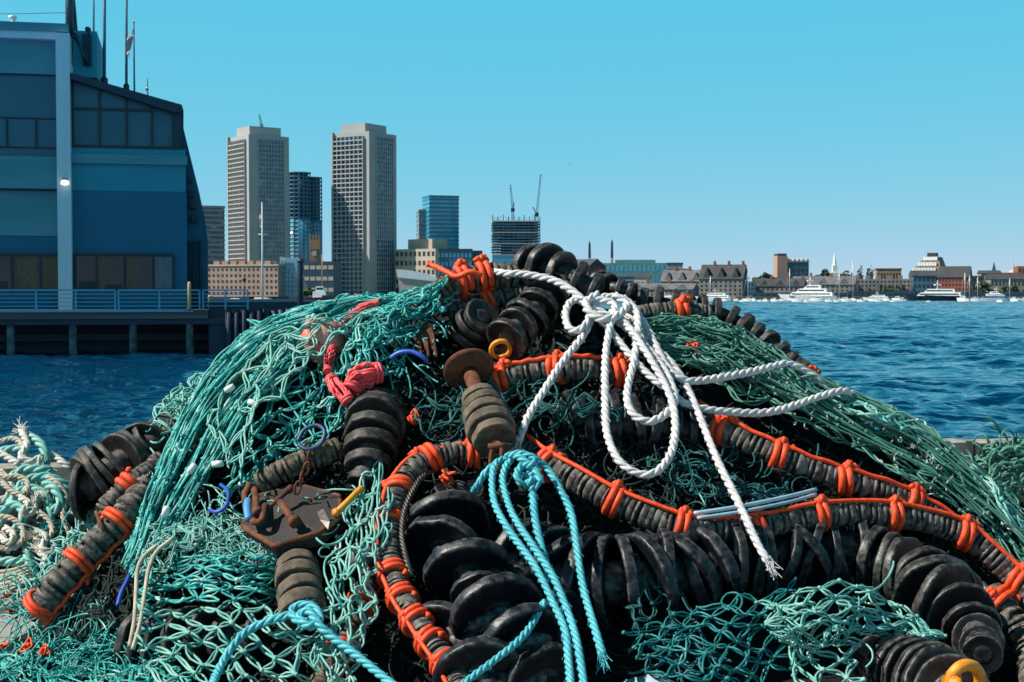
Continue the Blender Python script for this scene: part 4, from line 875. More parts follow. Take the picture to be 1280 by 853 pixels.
# ------------------------------------------------------------------ builders for fishing gear
def resamp(p, n):
    p = np.array([q if len(q) == 3 else (*q, 0.) for q in p], float)
    L = np.concatenate([[0], np.cumsum(np.linalg.norm(np.diff(p[:, :2], axis=0), axis=1))]); s = np.linspace(0, L[-1], n)
    return np.stack([np.interp(s, L, p[:, k]) for k in range(3)], 1)
def smooth_cols(cols, K=40):
    c = []
    for p in cols:
        a = resamp(p, K)
        for _ in range(6): a[1:-1] = (a[:-2] + 2 * a[1:-1] + a[2:]) / 4
        c.append(a)
    return np.array(c)
def net_geo(mb, cols, nu, nv, rpx, off=.05, jit=3., warp=8., wf=.02, bunch=0., bk=3, fold=.05, ff=.03, double=True, slack=.16, drop=.04, seed=0, knot=2.1, df=D, M=5, k=5):
    g = np.random.default_rng(seed); C = smooth_cols(cols); nc, K, _ = C.shape
    I, J = np.meshgrid(np.arange(nu + 1), np.arange(nv + 1), indexing='ij')
    u = I / nu; v = J / nv
    if bunch: u = u + bunch * np.sin(2 * np.pi * bk * u + 2.2 * np.sin(3 * v + seed)) / (2 * np.pi * bk)
    u = np.clip(u + g.normal(0, .12 / nu, u.shape), 0, 1); v = np.clip(v + g.normal(0, .14 / nv, u.shape), 0, 1)
    a = u * (nc - 1); i0 = np.clip(a.astype(int), 0, nc - 2); fu = (a - i0)[..., None]
    b = v * (K - 1); j0 = np.clip(b.astype(int), 0, K - 2); fv = (b - j0)[..., None]
    N = (C[i0, j0] * (1 - fu) + C[i0 + 1, j0] * fu) * (1 - fv) + (C[i0, j0 + 1] * (1 - fu) + C[i0 + 1, j0 + 1] * fu) * fv
    s = seed * 7.3
    wx = np.sin(N[..., 0] * wf * 1.3 + N[..., 1] * wf + s) + .6 * np.sin(N[..., 0] * wf * -.7 + N[..., 1] * wf * 2.3 + s * 2)
    wy = np.sin(N[..., 1] * wf * 1.1 - N[..., 0] * wf * .8 + s * 3) + .6 * np.sin(N[..., 0] * wf * 2.1 + s)
    N[..., 0] += warp * wx + g.normal(0, jit, u.shape); N[..., 1] += warp * .7 * wy + g.normal(0, jit, u.shape)
    N[..., 2] += off + fold * np.sin(N[..., 0] * ff + N[..., 1] * ff * .5 + s) + g.normal(0, .018, u.shape)
    par = (I + J) % 2 == 0
    E = []
    for di in (1, -1):
        ok = par[:, :-1].copy()
        ii = np.arange(nu + 1)[:, None] + di; ok &= (ii >= 0) & (ii <= nu)
        i, j = np.nonzero(ok); E.append(np.stack([N[i, j], N[i + di, j + 1]], 1))
    E = np.concatenate(E); E = E[g.random(len(E)) > drop]
    A, B = E[:, 0], E[:, 1]; L = np.linalg.norm((B - A)[:, :2], axis=1)[:, None]
    pr = np.stack([-(B - A)[:, 1], (B - A)[:, 0]], 1) / (L + 1e-6)
    t = np.linspace(0, 1, M); arch = np.sin(np.pi * t)
    bow = g.normal(0, slack, (len(E), 1)) * L; bow2 = g.normal(0, slack * .5, (len(E), 1)) * L
    sheets = (-1, 1) if double else (0,)
    for sgn in sheets:
        w = bow + sgn * rpx * g.uniform(.8, 2.2, (len(E), 1))
        xy = A[:, None, :2] * (1 - t)[None, :, None] + B[:, None, :2] * t[None, :, None] + pr[:, None, :] * (w * arch[None] + bow2 * np.sin(2 * np.pi * t)[None])[:, :, None]
        o = A[:, None, 2] * (1 - t) + B[:, None, 2] * t + g.normal(0, .02, (len(E), 1)) * arch + .012 * sgn * g.normal(0, 1, (len(E), 1)) * arch
        p3 = S(xy[..., 0], xy[..., 1], o, df)
        rr = rpx * p3[..., 1] / F * g.uniform(.8, 1.15, (len(E), 1))
        mb.tubes(p3, rr, k, caps=False)
    if knot:
        kn = np.concatenate([A[::2], B[1::3]]); p3 = S(kn[:, 0], kn[:, 1], kn[:, 2] + .004, df)
        mb.blobs(p3, knot * rpx * p3[:, 1] / F * g.uniform(.75, 1.2, len(p3)))
def loose_geo(mb, region, n, rpx, off=.08, length=60, dirn=None, seed=0, df=D, curl=1.0, k=5, spread=.6):
    """loose tangled strands: region = polygon-like list of (x0,y0,x1,y1)"""
    g = np.random.default_rng(seed + 500)
    Mn = 14; P_ = []
    for i in range(n):
        x0, y0, x1, y1 = region[g.integers(len(region))]
        x, y = g.uniform(x0, x1), g.uniform(y0, y1); th = g.uniform(0, 6.28) if dirn is None else R(dirn) + g.normal(0, spread); o = off + g.uniform(-.04, .05)
        pts = []; dth = g.normal(0, .25) * curl; st = length * g.uniform(.5, 1.3) / Mn
        for j in range(Mn):
            pts.append((x, y, o + .03 * math.sin(j * .6 + i))); th += dth + g.normal(0, .12) * curl; x += math.cos(th) * st; y += math.sin(th) * st
        if df is D:                   # keep the strand on the heap
            up = max(0., max(np.interp(q[0], RIDGE[:, 0], RIDGE[:, 1]) - 4 - q[1] for q in pts if q[0] > 75) if any(q[0] > 75 for q in pts) else 0.)
            if up: pts = [(q[0], q[1] + up + 4, q[2]) for q in pts]
        P_.append(pts)
    a = np.array(P_); p3 = S(a[..., 0], a[..., 1], a[..., 2], df)
    mb.tubes(p3, rpx * p3[..., 1] / F * g.uniform(.75, 1.2, (n, 1)), k, caps=False)
def flow_geo(mb, cols, n, rpx, off=.16, bundles=7, spread=.018, seed=0, df=D, wob=2.5):
    """long limp strands following the fall of a net, gathered in bundles"""
    g = np.random.default_rng(seed + 900); C = smooth_cols(cols); nc, K, _ = C.shape; M = 34; A = []
    cen = np.sort(g.uniform(.02, .98, bundles))
    for i in range(n):
        u0 = cen[g.integers(bundles)]; a, b = sorted(g.uniform(0, 1, 2)); 
        if b - a < .3: a, b = max(0, a - .25), min(1, b + .25)
        v = np.linspace(a, b, M); u = np.clip(u0 + g.normal(0, spread) + .05 * np.sin(v * 9 + u0 * 20) + g.normal(0, .03) * np.sin(v * g.uniform(3, 8) + i) + .018 * np.sin(v * g.uniform(15, 34) + i), 0, 1)
        x = u * (nc - 1); i0 = np.clip(x.astype(int), 0, nc - 2); f = (x - i0)[:, None]; y = v * (K - 1); j0 = np.clip(y.astype(int), 0, K - 2); h = (y - j0)[:, None]
        N = (C[i0, j0] * (1 - f) + C[i0 + 1, j0] * f) * (1 - h) + (C[i0, j0 + 1] * (1 - f) + C[i0 + 1, j0 + 1] * f) * h
        N[:, 0] += wob * np.sin(v * 23 + i); N[:, 1] += wob * np.cos(v * 19 + i * 2); N[:, 2] += off + g.uniform(-.03, .04) + .015 * np.sin(v * 17 + i); A.append(N)
    A = np.array(A); p3 = S(A[..., 0], A[..., 1], A[..., 2], df); mb.tubes(p3, rpx * p3[..., 1] / F * g.uniform(.8, 1.2, (n, 1)), 5, caps=False)
    kn = A[:, 4::7].reshape(-1, 3); kn = kn[g.random(len(kn)) < .6]; q = S(kn[:, 0], kn[:, 1], kn[:, 2], df); mb.blobs(q, 2.3 * rpx * q[:, 1] / F)
def net(label, name, cat, cols, material, group=None, loose=None, flow=None, **kw):
    m = MB()
    for c in (cols if isinstance(cols[0][0], list) else [cols]): net_geo(m, c, **kw); kw['seed'] = kw.get('seed', 0) + 1
    if loose: loose_geo(m, **loose)
    if flow:
        for c in (cols if isinstance(cols[0][0], list) else [cols]): flow_geo(m, c, **flow)
    return m.build(name, material, None, label=label, cat=cat, group=group)

def rope(label, name, paths, rpx, material, df=D, group=None, cat='rope', pitch=6.5, frays=(), coils=()):
    m = MB(); gf = np.random.default_rng(len(paths) * 31 + int(rpx * 10))
    for p in paths:
        c = path(p, df); rr = rpx * float(c[:, 1].mean()) / F; c = rope_geo(m, c, rr, pitch)
        k = len(c) // 2; i = gf.integers(1, len(c) - 1, k); tg = (c[i + 1] - c[i - 1]); tg /= np.linalg.norm(tg, axis=1)[:, None] + 1e-9
        o = gf.normal(size=(k, 3)); o -= tg * (o * tg).sum(1)[:, None]; o /= np.linalg.norm(o, axis=1)[:, None]; ln = rr * gf.uniform(.3, .8, (k, 1))      # stray fibres
        b0 = c[i] + o * rr * .9; m.tubes(np.stack([b0, b0 + o * ln * .5 + tg * ln * .7, b0 + o * ln * .7 + tg * ln * 1.6], 1), rr * .045, 3, caps=False)
    for e in frays:
        c = path([e], df)[0]; g = np.random.default_rng(int(e[0])); best = None
        for p in paths:
            q = path(p, df)
            for a, b in ((q[0], q[1]), (q[-1], q[-2])):
                dd = np.linalg.norm(a - c)
                if best is None or dd < best[0]: best = (dd, a, (a - b) / np.linalg.norm(a - b))
        c, t0 = best[1], best[2]; rr = rpx * c[1] / F; N = 34
        o = g.normal(0, rr * .45, (N, 3)); sp = g.normal(0, .28, (N, 3)); ln = rr * g.uniform(1.6, 4.2, (N, 1))
        q = np.stack([c + o - t0 * rr, c + o * 1.1 + t0 * ln * .35, c + o * 1.3 + (t0 + sp) * ln], 1); m.tubes(q, rr * .10, 4, caps=False)
    for (q, ax, rad, turns, adv) in coils:
        c = path([q], df)[0]; ax = np.array(ax, float); ax /= np.linalg.norm(ax); a = np.cross(ax, (0.2, 1, .1)); a /= np.linalg.norm(a); b = np.cross(ax, a); rr = rpx * c[1] / F
        rope_geo(m, torus_pts(c, a * rad * c[1] / F, b * rad * c[1] / F, 14, turns, ax * rr * adv), rr, pitch)
    return m.build(name, material, None, label=label, cat=cat, group=group)

def torus_pts(c, a, b, n=20, turns=1., adv=None):
    t = np.linspace(0, 2 * np.pi * turns, int(n * turns) + 1); p = c + np.cos(t)[:, None] * a + np.sin(t)[:, None] * b
    if adv is not None: p = p + (t / (2 * np.pi) - turns / 2)[:, None] * adv
    return p
def lashing(parent, c, tan, rad, r, turns=2.0, seed=0, side=None, material=None):
    """turns of orange rope round the sleeve with a knot on one side"""
    g = np.random.default_rng(seed); tan = tan / np.linalg.norm(tan); tan = tan + g.normal(0, .10, 3); tan /= np.linalg.norm(tan)
    a = np.cross(tan, (0, 1, .3)); a /= np.linalg.norm(a); b = np.cross(tan, a)
    m = MB(); p = torus_pts(c, a * rad, b * rad, 26, turns, tan * r * 2.05); m.tubes(p, r, 8)
    kc = c + (side if side is not None else a) * rad * 1.08
    e = np.array((0, -1., .2)); r = r * g.uniform(.74, .9); turns = turns + g.uniform(-.35, .25)
    m.tubes(torus_pts(kc + e * r * .3, tan * r * 1.5, a * r * .9, 14, 1.0, e * r * .8), r * .9, 7)
    m.tubes(torus_pts(kc - e * r * .2, a * r * 1.5, e * r * 1.6, 14, 1.0, tan * r * .8), r * .95, 7)
    for sg in (1, -1):
        dd = tan * sg * r * 1.7 + g.normal(0, r * .8, 3); m.tubes(np.stack([kc, kc + dd * .6 + np.array((0, -r, r * .4)), kc + dd * 1.1 + np.array((0, -r, -r * .8))]), np.array([r, r * .95, r * .8]), 7)
    m.build('lashing', material or orange, parent)
def footrope(label, pts, Rpx, rings=(), side=(0, 0, 1.), line=True, material=None, pitch=.5, df=D, group='ribbed footropes in the heap', seed=0, endcap=True, turns=2.0, lash_r=4.6, line_r=3.0, line_pts=None):
    g = np.random.default_rng(seed + 40); ctr = path(pts, df); Rm = Rpx * float(ctr[:, 1].mean()) / F
    c = catmull(ctr, Rm * pitch / 6); n = len(c) // 6 * 6; c = c[:n]
    t, n1, n2 = frames(c)
    rib = n // 6; f = np.tile([.76, .79, .96, 1.0, .99, .94], rib) * np.repeat(1 + g.normal(0, .035, rib), 6)
    c2 = c + n1 * np.repeat(g.normal(0, .03, rib), 6)[:, None] * Rm + n2 * np.repeat(g.normal(0, .03, rib), 6)[:, None] * Rm
    shift = np.tile([0, -.02, -.13, -.06, .06, .13], rib)[:, None] * t * Rm * pitch
    lo = c[0]; th = thing('footrope', label, 'footrope', (float(c[:, 0].mean()), float(c[:, 1].mean()), float(c[:, 2].min())), group)
    MB().tubes(c2 + shift, Rm * f, 18).build('rubber_sleeve', material or sleeve_m, th, True)
    for q in (np.stack([c[0] - t[0] * Rm * .7, c[0], c[1]]), np.stack([c[-2], c[-1], c[-1] + t[-1] * Rm * .7])): MB().tubes(q, Rm * .28, 8).build('core_cable', wire_m, th)
    sd = np.array(side, float); sd /= np.linalg.norm(sd)
    for k, (px, py) in enumerate(rings):
        q = S(px, py, float(np.mean([p[2] if len(p) > 2 else .1 for p in pts])), df); i = int(np.argmin(((c - q) ** 2 * np.array((1, .15, 1))).sum(1)))
        i = min(max(i, 3), n - 4); lashing(th, c[i], t[i], Rm * 1.1, lash_r * mpp(c[i][1]), turns, seed * 31 + k, sd)
    if line:
        o = sd * Rm * 1.06 + np.array((0, -1., 0)) * Rm * .35; lc = c[:: max(1, n // 60)] + o
        wv = np.sin(np.arange(len(lc)) * .8 + seed)[:, None] * sd * Rm * .05; MB().tubes(lc + wv, line_r * mpp(lc[:, 1]), 7).build('orange_line', orange, th)
    return th

def disc_geo(m, c, ax, Rm, th, seed, cup=.0, hub=.4):
    g = np.random.default_rng(seed); ax = np.asarray(ax, float); ax = ax / np.linalg.norm(ax); h = th / 2; rd = min(.22 * th, .07 * Rm)
    half = [(Rm * .16, .7), (Rm * hub * .98, .72), (Rm * hub, .70), (Rm * (hub + .03), .50), (Rm * (hub + .08), .46), (Rm - rd * 3.4, .84), (Rm - rd * 1.2, .98), (Rm - rd * .6, .97), (Rm - rd * .15, .84), (Rm, .66), (Rm * 1.004, .3)]
    pr = [(r, -h * z) for r, z in half] + [(r, h * z) for r, z in half[::-1]]
    n0 = m.n; m.lathe(c, ax, pr, 56, .008, seed)
    # wear: dents pushed into the rim
    v = m.v[-1]; d = v - c; al = d @ ax; rad = d - al[:, None] * ax; rl = np.linalg.norm(rad, axis=1)
    for _ in range(3):
        u = np.cross(ax, g.normal(size=3)); u /= np.linalg.norm(u); w_ = np.clip((rad / (rl[:, None] + 1e-9)) @ u - g.uniform(.93, .985), 0, 1) * (rl > Rm * .7)
        v -= rad / (rl[:, None] + 1e-9) * (w_ * Rm * g.uniform(.3, .9))[:, None] + ax * (w_ * Rm * g.uniform(-.5, .5))[:, None]
    ang = np.arctan2(rad @ np.cross(ax, (.3, .2, 1.)), rad @ np.cross(ax, np.cross(ax, (.3, .2, 1.)))); fl = sum(g.normal(0, .003) * np.sin(q_ * ang + g.uniform(0, 6.28)) for q_ in (7, 9, 13, 17)); sw = sum(g.normal(0, .0045) * np.sin(q_ * ang + g.uniform(0, 6.28)) for q_ in (1, 2, 3))
    v += rad * fl[:, None] + ax * (sw * rl)[:, None] + NR.normal(0, Rm * .0007, v.shape)
def discs(label, pts, radii, n, thick=.28, material=None, df=D, group='strings of rubber discs in the heap', seed=0, tilt=.12, cat='disc string', spacer=.5, name='rubber_disc_string', steps=None, face=None, gapf=.74):
    """discs threaded on a cable; radii in photo pixels along the string"""
    g = np.random.default_rng(seed + 90); c = catmull(path(pts, df), .01); t, n1, n2 = frames(c); rr = np.interp(np.linspace(0, 1, n), np.linspace(0, 1, len(radii)), radii)
    cut = [c[int(round(s * (len(c) - 1)))] for s in (steps or np.linspace(0.0, 1, n))]; tt = [t[int(round(s * (len(c) - 1)))] for s in (steps or np.linspace(0.0, 1, n))]
    sp = np.linalg.norm(np.diff(c, axis=0), axis=1).sum() / max(1, n - 1) * gapf
    th = thing(name, label, cat, (float(c[:, 0].mean()), float(c[:, 1].mean()), float(c[:, 2].min())), group)
    MB().tubes(c, float(np.mean(rr)) * mpp(c[:, 1].mean()) * spacer, 14).build('spacer_tube', material or rubber, th)
    for k in range(n):
        Rm = rr[k] * mpp(cut[k][1]) * g.uniform(.94, 1.06); ax = tt[k] + g.normal(0, tilt, 3)
        if face is not None: ax = ax / np.linalg.norm(ax) + np.array(face)
        m = MB(); disc_geo(m, cut[k], ax, Rm, min(Rm * thick, sp) * g.uniform(.8, 1.12), seed * 17 + k, 0); m.build('rubber_disc', material or rubber, th)
    return th

def disc_cluster(label, items, material, group, seed=0, thick=.26):
    """big discs at their own places and tilts, threaded on one sagging cable"""
    P0 = [S(i[0], i[1], i[2]) for i in items]; th = thing('rubber_disc_string', label, 'disc string', np.mean(P0, axis=0) * np.array((1, 1, 0)) + np.array((0, 0, min(p[2] for p in P0))), group)
    MB().tubes(catmull(np.array(P0), .02), .05, 12).build('spacer_tube', material, th)
    for k, (it, p) in enumerate(zip(items, P0)):
        m = MB(); Rm = it[3] * mpp(p[1]); disc_geo(m, p, np.array(it[4], float), Rm, Rm * thick * (it[5] if len(it) > 5 else 1), seed * 19 + k, 0, .36); m.build('rubber_disc', material, th)
    return th

# ================================================================== rubber discs
discs('black rubber disc string rearing up at the very top of the heap', [(664, 336, .02), (688, 340, .1), (716, 352, .14), (744, 366, .14)], [31, 34, 32, 25], 5, .34, rubber, seed=1)
discs('short string of smooth black discs behind the white rope loops', [(748, 352, -.05), (768, 360, 0), (790, 366, .02)], [15, 16, 13], 4, .5, rubber, seed=2)
discs('shiny black disc string slanting down left of the white rope knot', [(712, 350, .08), (690, 368, .12), (664, 392, .16), (634, 424, .2)], [22, 27, 31, 28], 7, .36, rubber, seed=3)
discs('row of rounded black discs along the right ridge, reaching the water', [(786, 378, -.08), (826, 380, -.06), (866, 386, -.05), (905, 394, -.05), (945, 418, -.05), (975, 438, -.03), (1004, 458, -.02), (1022, 470, -.02)], [19, 21, 22, 18, 17, 16, 11, 7], 15, .5, rubber_d, seed=4)
discs('dark disc with a bitten rim under the muddy top sleeve', [(578, 420, .05), (592, 405, .14), (602, 396, .2)], [24, 25], 3, .42, rubber_d, seed=5)
discs('thick worn black discs on the left edge of the heap', [(104, 612, .12), (122, 600, .12), (146, 584, .1), (172, 566, .06), (200, 548, .03)], [38, 45, 40, 34, 30], 11, .4, rubber_d, seed=6, tilt=.3)
discs('upright stack of worn collars left of the orange lashed bend', [(472, 518, .06), (466, 545, .12), (462, 572, .12), (455, 600, .1)], [36, 39, 32, 34, 20], 6, .55, rubber_d, seed=7, tilt=.16)
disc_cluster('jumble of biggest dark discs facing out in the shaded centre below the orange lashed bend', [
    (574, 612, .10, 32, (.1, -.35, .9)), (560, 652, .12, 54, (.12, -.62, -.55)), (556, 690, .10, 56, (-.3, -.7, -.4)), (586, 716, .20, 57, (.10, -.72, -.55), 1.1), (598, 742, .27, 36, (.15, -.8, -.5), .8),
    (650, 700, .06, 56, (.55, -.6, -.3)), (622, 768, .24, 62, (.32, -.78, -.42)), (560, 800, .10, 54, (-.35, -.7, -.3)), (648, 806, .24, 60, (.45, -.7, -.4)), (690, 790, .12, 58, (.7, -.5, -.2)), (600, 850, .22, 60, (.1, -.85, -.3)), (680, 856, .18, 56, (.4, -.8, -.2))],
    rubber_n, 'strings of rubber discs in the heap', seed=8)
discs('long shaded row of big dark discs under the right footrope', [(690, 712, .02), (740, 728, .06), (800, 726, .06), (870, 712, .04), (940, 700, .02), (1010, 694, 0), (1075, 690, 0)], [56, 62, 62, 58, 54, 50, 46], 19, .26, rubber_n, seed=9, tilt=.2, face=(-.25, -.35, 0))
discs('sunlit curve of big black discs at the lower right', [(1092, 700, .06), (1122, 714, .1), (1150, 728, .14), (1178, 752, .2), (1206, 776, .27), (1222, 798, .32), (1228, 818, .36)], [42, 46, 50, 55, 38, 29, 26], 11, .26, rubber, seed=10, tilt=.18, face=(-.1, -.3, .12))
discs('black discs fanned out above the yellow shackle at the bottom right', [(1100, 838, .1), (1130, 842, .16), (1160, 852, .2), (1190, 866, .22)], [42, 48, 52, 50], 7, .26, rubber, seed=11, tilt=.18, face=(-.1, -.35, .15))
discs('grey worn discs caught inside the pale diamond mesh', [(176, 800, .0), (220, 806, .02), (270, 800, .02), (320, 800, .0)], [44, 46, 42, 34], 7, .28, rubber_d, seed=12, tilt=.2, face=(0, -.3, 0))
discs('dark discs seen through the black gap beneath the white rope loops', [(700, 520, -.06), (750, 528, -.04), (800, 530, -.04), (860, 540, -.06)], [36, 40, 40, 34], 8, .34, rubber_n, seed=13, tilt=.15)

# brown bobbin on its rusty shank and plate, with the shackle below
t = thing('bobbin', 'brown dusty rubber bobbin hanging between the rusty plate and the shackle', 'bobbin', S(612, 560, .25))
ax0, ax1 = S(586, 462, .2), S(622, 560, .3); axd = ax1 - ax0
for k, (f, r, thk) in enumerate(((.40, 23, .026), (.52, 27, .032), (.64, 29, .036), (.77, 31, .04), (.88, 27, .034))):
    m = MB(); disc_geo(m, ax0 + axd * f, axd + NR.normal(0, .02, 3), r * mpp(6), thk * 1.35, 300 + k, hub=.3); m.build('rubber_collar', bobbin_m, t)
MB().tubes(np.stack([ax0, ax0 + axd * .5, ax1]), np.array([.036, .028, .03]), 14).build('shank', rust, t)
MB().lathe(ax0, axd + np.array((0, .05, 0)), [(.02, -.016), (.085, -.022), (.112, -.006), (.115, .004), (.1, .014), (.03, .02)], 36, .01, 4).build('rusty_plate', rust, t)
t = thing('shackle', 'rusty shackle joining the brown bobbin to the turquoise rope', 'shackle', S(622, 592, .3))
c = S(621, 572, .33); MB().tubes(torus_pts(c, np.array((.022, -.02, 0)), np.array((0.006, 0, .055)), 24), .0115, 9).build('bow', rust, t)
MB().tubes(np.stack([c + (-.035, -.01, .045), c + (0, -.012, .047), c + (.04, -.014, .05)]), .012, 9).build('pin', rust, t)

# ================================================================== footropes
footrope('ribbed footrope bent in an arch at the centre, lashed with bright orange rope', [(600, 566, .14), (562, 566, .17), (534, 574, .18), (511, 592, .18), (496, 620, .18), (488, 655, .18), (487, 700, .19), (499, 740, .2), (520, 776, .22), (545, 812, .23), (570, 850, .24), (590, 890, .24)], 15.5,
         [(590, 566), (536, 572), (497, 612), (485, 656), (486, 722), (502, 752), (517, 782), (536, 808), (556, 836)], side=(-.9, -.2, .45), seed=1, lash_r=4.2)
footrope('long ribbed footrope sweeping right under two orange lines to the frame edge', [(655, 560, .1), (690, 583, .15), (730, 606, .17), (770, 627, .18), (810, 645, .18), (853, 659, .18), (900, 663, .18), (942, 659, .18), (985, 651, .18), (1022, 645, .18), (1065, 641, .18), (1114, 644, .18), (1160, 652, .18), (1205, 668, .18), (1240, 695, .18), (1275, 730, .18), (1330, 800, .18)], 16.5,
         [(690, 578), (770, 624), (853, 655), (942, 655), (1022, 641), (1114, 640), (1207, 664), (1276, 726)], side=(.1, -.15, 1), seed=2, lash_r=4.5)
footrope('upper ribbed footrope on the right, tucked under the old green net', [(870, 516, .02), (905, 538, .1), (940, 555, .12), (975, 571, .12), (1015, 587, .12), (1055, 600, .12), (1095, 612, .12), (1140, 629, .1), (1195, 662, .08)], 15,
         [(907, 536), (975, 567), (1055, 596), (1140, 622)], side=(.2, -.1, 1), seed=3, lash_r=4.8)
footrope('short ribbed footrope with an orange line behind the white rope tail', [(612, 478, .06), (650, 468, .1), (700, 461, .12), (745, 461, .12), (790, 468, .08)], 14.5, [(628, 470), (696, 458), (775, 464)], side=(0, -.1, 1), seed=4, lash_r=4.4)
footrope('thick ribbed footrope end at the left with a crossed orange rope', [(48, 764, .1), (70, 735, .15), (104, 698, .16), (135, 666, .16), (165, 634, .14), (190, 600, .08)], 19, [(56, 764), (104, 706), (152, 656)], side=(.55, -.2, -.75), seed=5, lash_r=3.6, turns=1.5)
footrope('slimmer ribbed footrope above the thick left one', [(128, 640, .14), (150, 615, .16), (175, 596, .15), (205, 572, .1)], 12.5, [(166, 604)], side=(-.2, -.3, -.9), seed=6, turns=2.0)
footrope('muddy ribbed footrope on top of the heap with two thick orange loops', [(517, 397, .17), (530, 382, .17), (548, 368, .16), (570, 355, .14), (595, 348, .12), (622, 347, .08), (650, 350, .04)], 18, [(576, 352), (604, 347)], side=(0, -.1, 1), line=False, material=sleeve_b, seed=7, lash_r=4.3, turns=1.3)
footrope('mud grey ribbed footrope half veiled by the mesh at the lower centre', [(392, 872, .06), (420, 820, .08), (446, 770, .09), (462, 725, .08), (476, 690, .04)], 15, [(462, 752), (437, 820)], side=(.6, -.2, -.4), material=sleeve_b, seed=8, lash_r=4.6)
footrope('short brown ribbed footrope left of the stacked collars', [(322, 606, .1), (350, 590, .12), (385, 574, .12), (425, 560, .08)], 15, [], line=False, material=sleeve_b, seed=9)
footrope('thin ribbed footrope lying on the right ridge behind the white rope', [(770, 400, .02), (815, 390, .05), (850, 388, .06), (890, 392, .04)], 11, [(852, 390)], side=(.1, -.3, .8), line=False, material=sleeve_m, seed=10, turns=1.6, lash_r=4.2)
footrope('dark ribbed footrope at the right edge below the long one', [(1235, 740, .06), (1262, 770, .1), (1285, 810, .1), (1300, 870, .1)], 20, [(1262, 742)], side=(-.5, -.3, .5), line=False, seed=11)
footrope('dark slender ribbed footrope under the teal net at the top', [(560, 392, .0), (620, 374, .02), (680, 362, .0)], 12, [(612, 384)], line=False, seed=12, turns=1.5, lash_r=3.6)

# orange tails on top of the muddy footrope
m = MB(); c = path([(602, 345, .3), (588, 340, .33), (572, 346, .3), (560, 341, .28), (548, 335, .26), (537, 331, .24)]); m.tubes(catmull(c, .01), 3.6 * mpp(6.7), 8)
for e in ((534, 329), (533, 333), (536, 328)): m.tubes(path([(539, 332, .24), (536, 331, .25), (*e, .25)]), 2 * mpp(6.7), 5)
m.build('orange_tail', orange, None, label='frayed orange rope tail poking up beside the muddy footrope', cat='rope')

# ================================================================== nets
tl = dict(double=True)
net('big sunlit teal net cascading in thick bunches down the left side', 'trawl_net', 'net', [
    [[(440, 372), (350, 396), (292, 440), (248, 500), (215, 560), (186, 620), (168, 672), (158, 712)],
     [(480, 374), (390, 398), (325, 450), (275, 515), (238, 580), (204, 640), (180, 690), (164, 722)],
     [(515, 378), (425, 408), (362, 452), (312, 520), (268, 590), (232, 640), (200, 690), (172, 724)]],
    [[(330, 402), (270, 450), (228, 520), (204, 570), (178, 630), (160, 690), (154, 706)],
     [(420, 378), (340, 410), (270, 480), (236, 550), (205, 610), (182, 665), (160, 712)]]],
    tw_teal, group='teal nets draped on the heap', nu=16, nv=15, rpx=1.5, off=.13, jit=2.2, warp=7, bunch=.97, bk=4, fold=.07, ff=.05, slack=.045, seed=3, drop=.12, flow=dict(n=52, rpx=1.5, off=.17, bundles=8, seed=3, spread=.025))
net('looser inner teal net hanging in the shade right of the big bunches', 'trawl_net', 'net',
    [[(400, 400, .1), (350, 450, .1), (310, 520, .08), (290, 590, .06), (270, 650, .04)], [(440, 420, .1), (410, 470, .06), (372, 520, .04), (340, 570, .02), (310, 610, 0)], [(470, 470, .06), (450, 500, .02), (420, 530, .02), (390, 560, .02), (360, 590, .02)]],
    tw_teal, group='teal nets draped on the heap', nu=12, nv=12, rpx=1.5, off=.08, jit=4, warp=7, bunch=.85, slack=.1, seed=11, loose=dict(region=[(300, 440, 430, 560)], n=16, rpx=1.3, off=.1, length=80, seed=3, curl=.5))
net('fine teal net bulging at the left shoulder above the worn discs', 'trawl_net', 'net',
    [[(186, 545), (196, 515), (222, 482), (262, 462), (300, 440)], [(200, 556), (215, 530), (245, 505), (275, 490), (300, 470)], [(216, 572), (236, 550), (258, 535), (280, 520), (300, 505)]],
    tw_pale, group='teal nets draped on the heap', nu=10, nv=12, rpx=1.5, off=.08, jit=4, warp=5, slack=.22, seed=21, loose=dict(region=[(196, 490, 280, 550)], n=50, rpx=1.3, off=.09, length=60, dirn=-20, seed=5))
net('teal net coiled in a thick ring around the float at the top left', 'trawl_net', 'net',
    [[(560, 352, .14), (505, 366, .14), (452, 386, .12), (424, 425, .1), (420, 468, .08)], [(545, 372, .22), (505, 384, .22), (468, 404, .2), (446, 436, .18), (440, 476, .14)], [(560, 392, .12), (530, 408, .14), (505, 424, .14), (500, 446, .12), (510, 472, .1)]],
    tw_teal, group='teal nets draped on the heap', nu=11, nv=12, rpx=1.55, off=.08, jit=3, warp=4, bunch=.8, bk=2, slack=.10, seed=31, loose=dict(region=[(440, 380, 540, 470)], n=22, rpx=1.5, off=.2, length=60, seed=6, curl=.6))
net('teal net draped over the crest of the heap left of the muddy footrope', 'trawl_net', 'net',
    [[(310, 408), (380, 382), (450, 374), (520, 366), (566, 350)], [(320, 430), (390, 398), (455, 388), (520, 380), (575, 360)], [(340, 455), (400, 420), (455, 404), (515, 396), (560, 384)]],
    tw_teal, group='teal nets draped on the heap', nu=10, nv=16, rpx=1.5, off=.1, jit=3, warp=5, bunch=.8, slack=.08, seed=41, flow=dict(n=40, rpx=1.5, off=.13, bundles=6, seed=6))
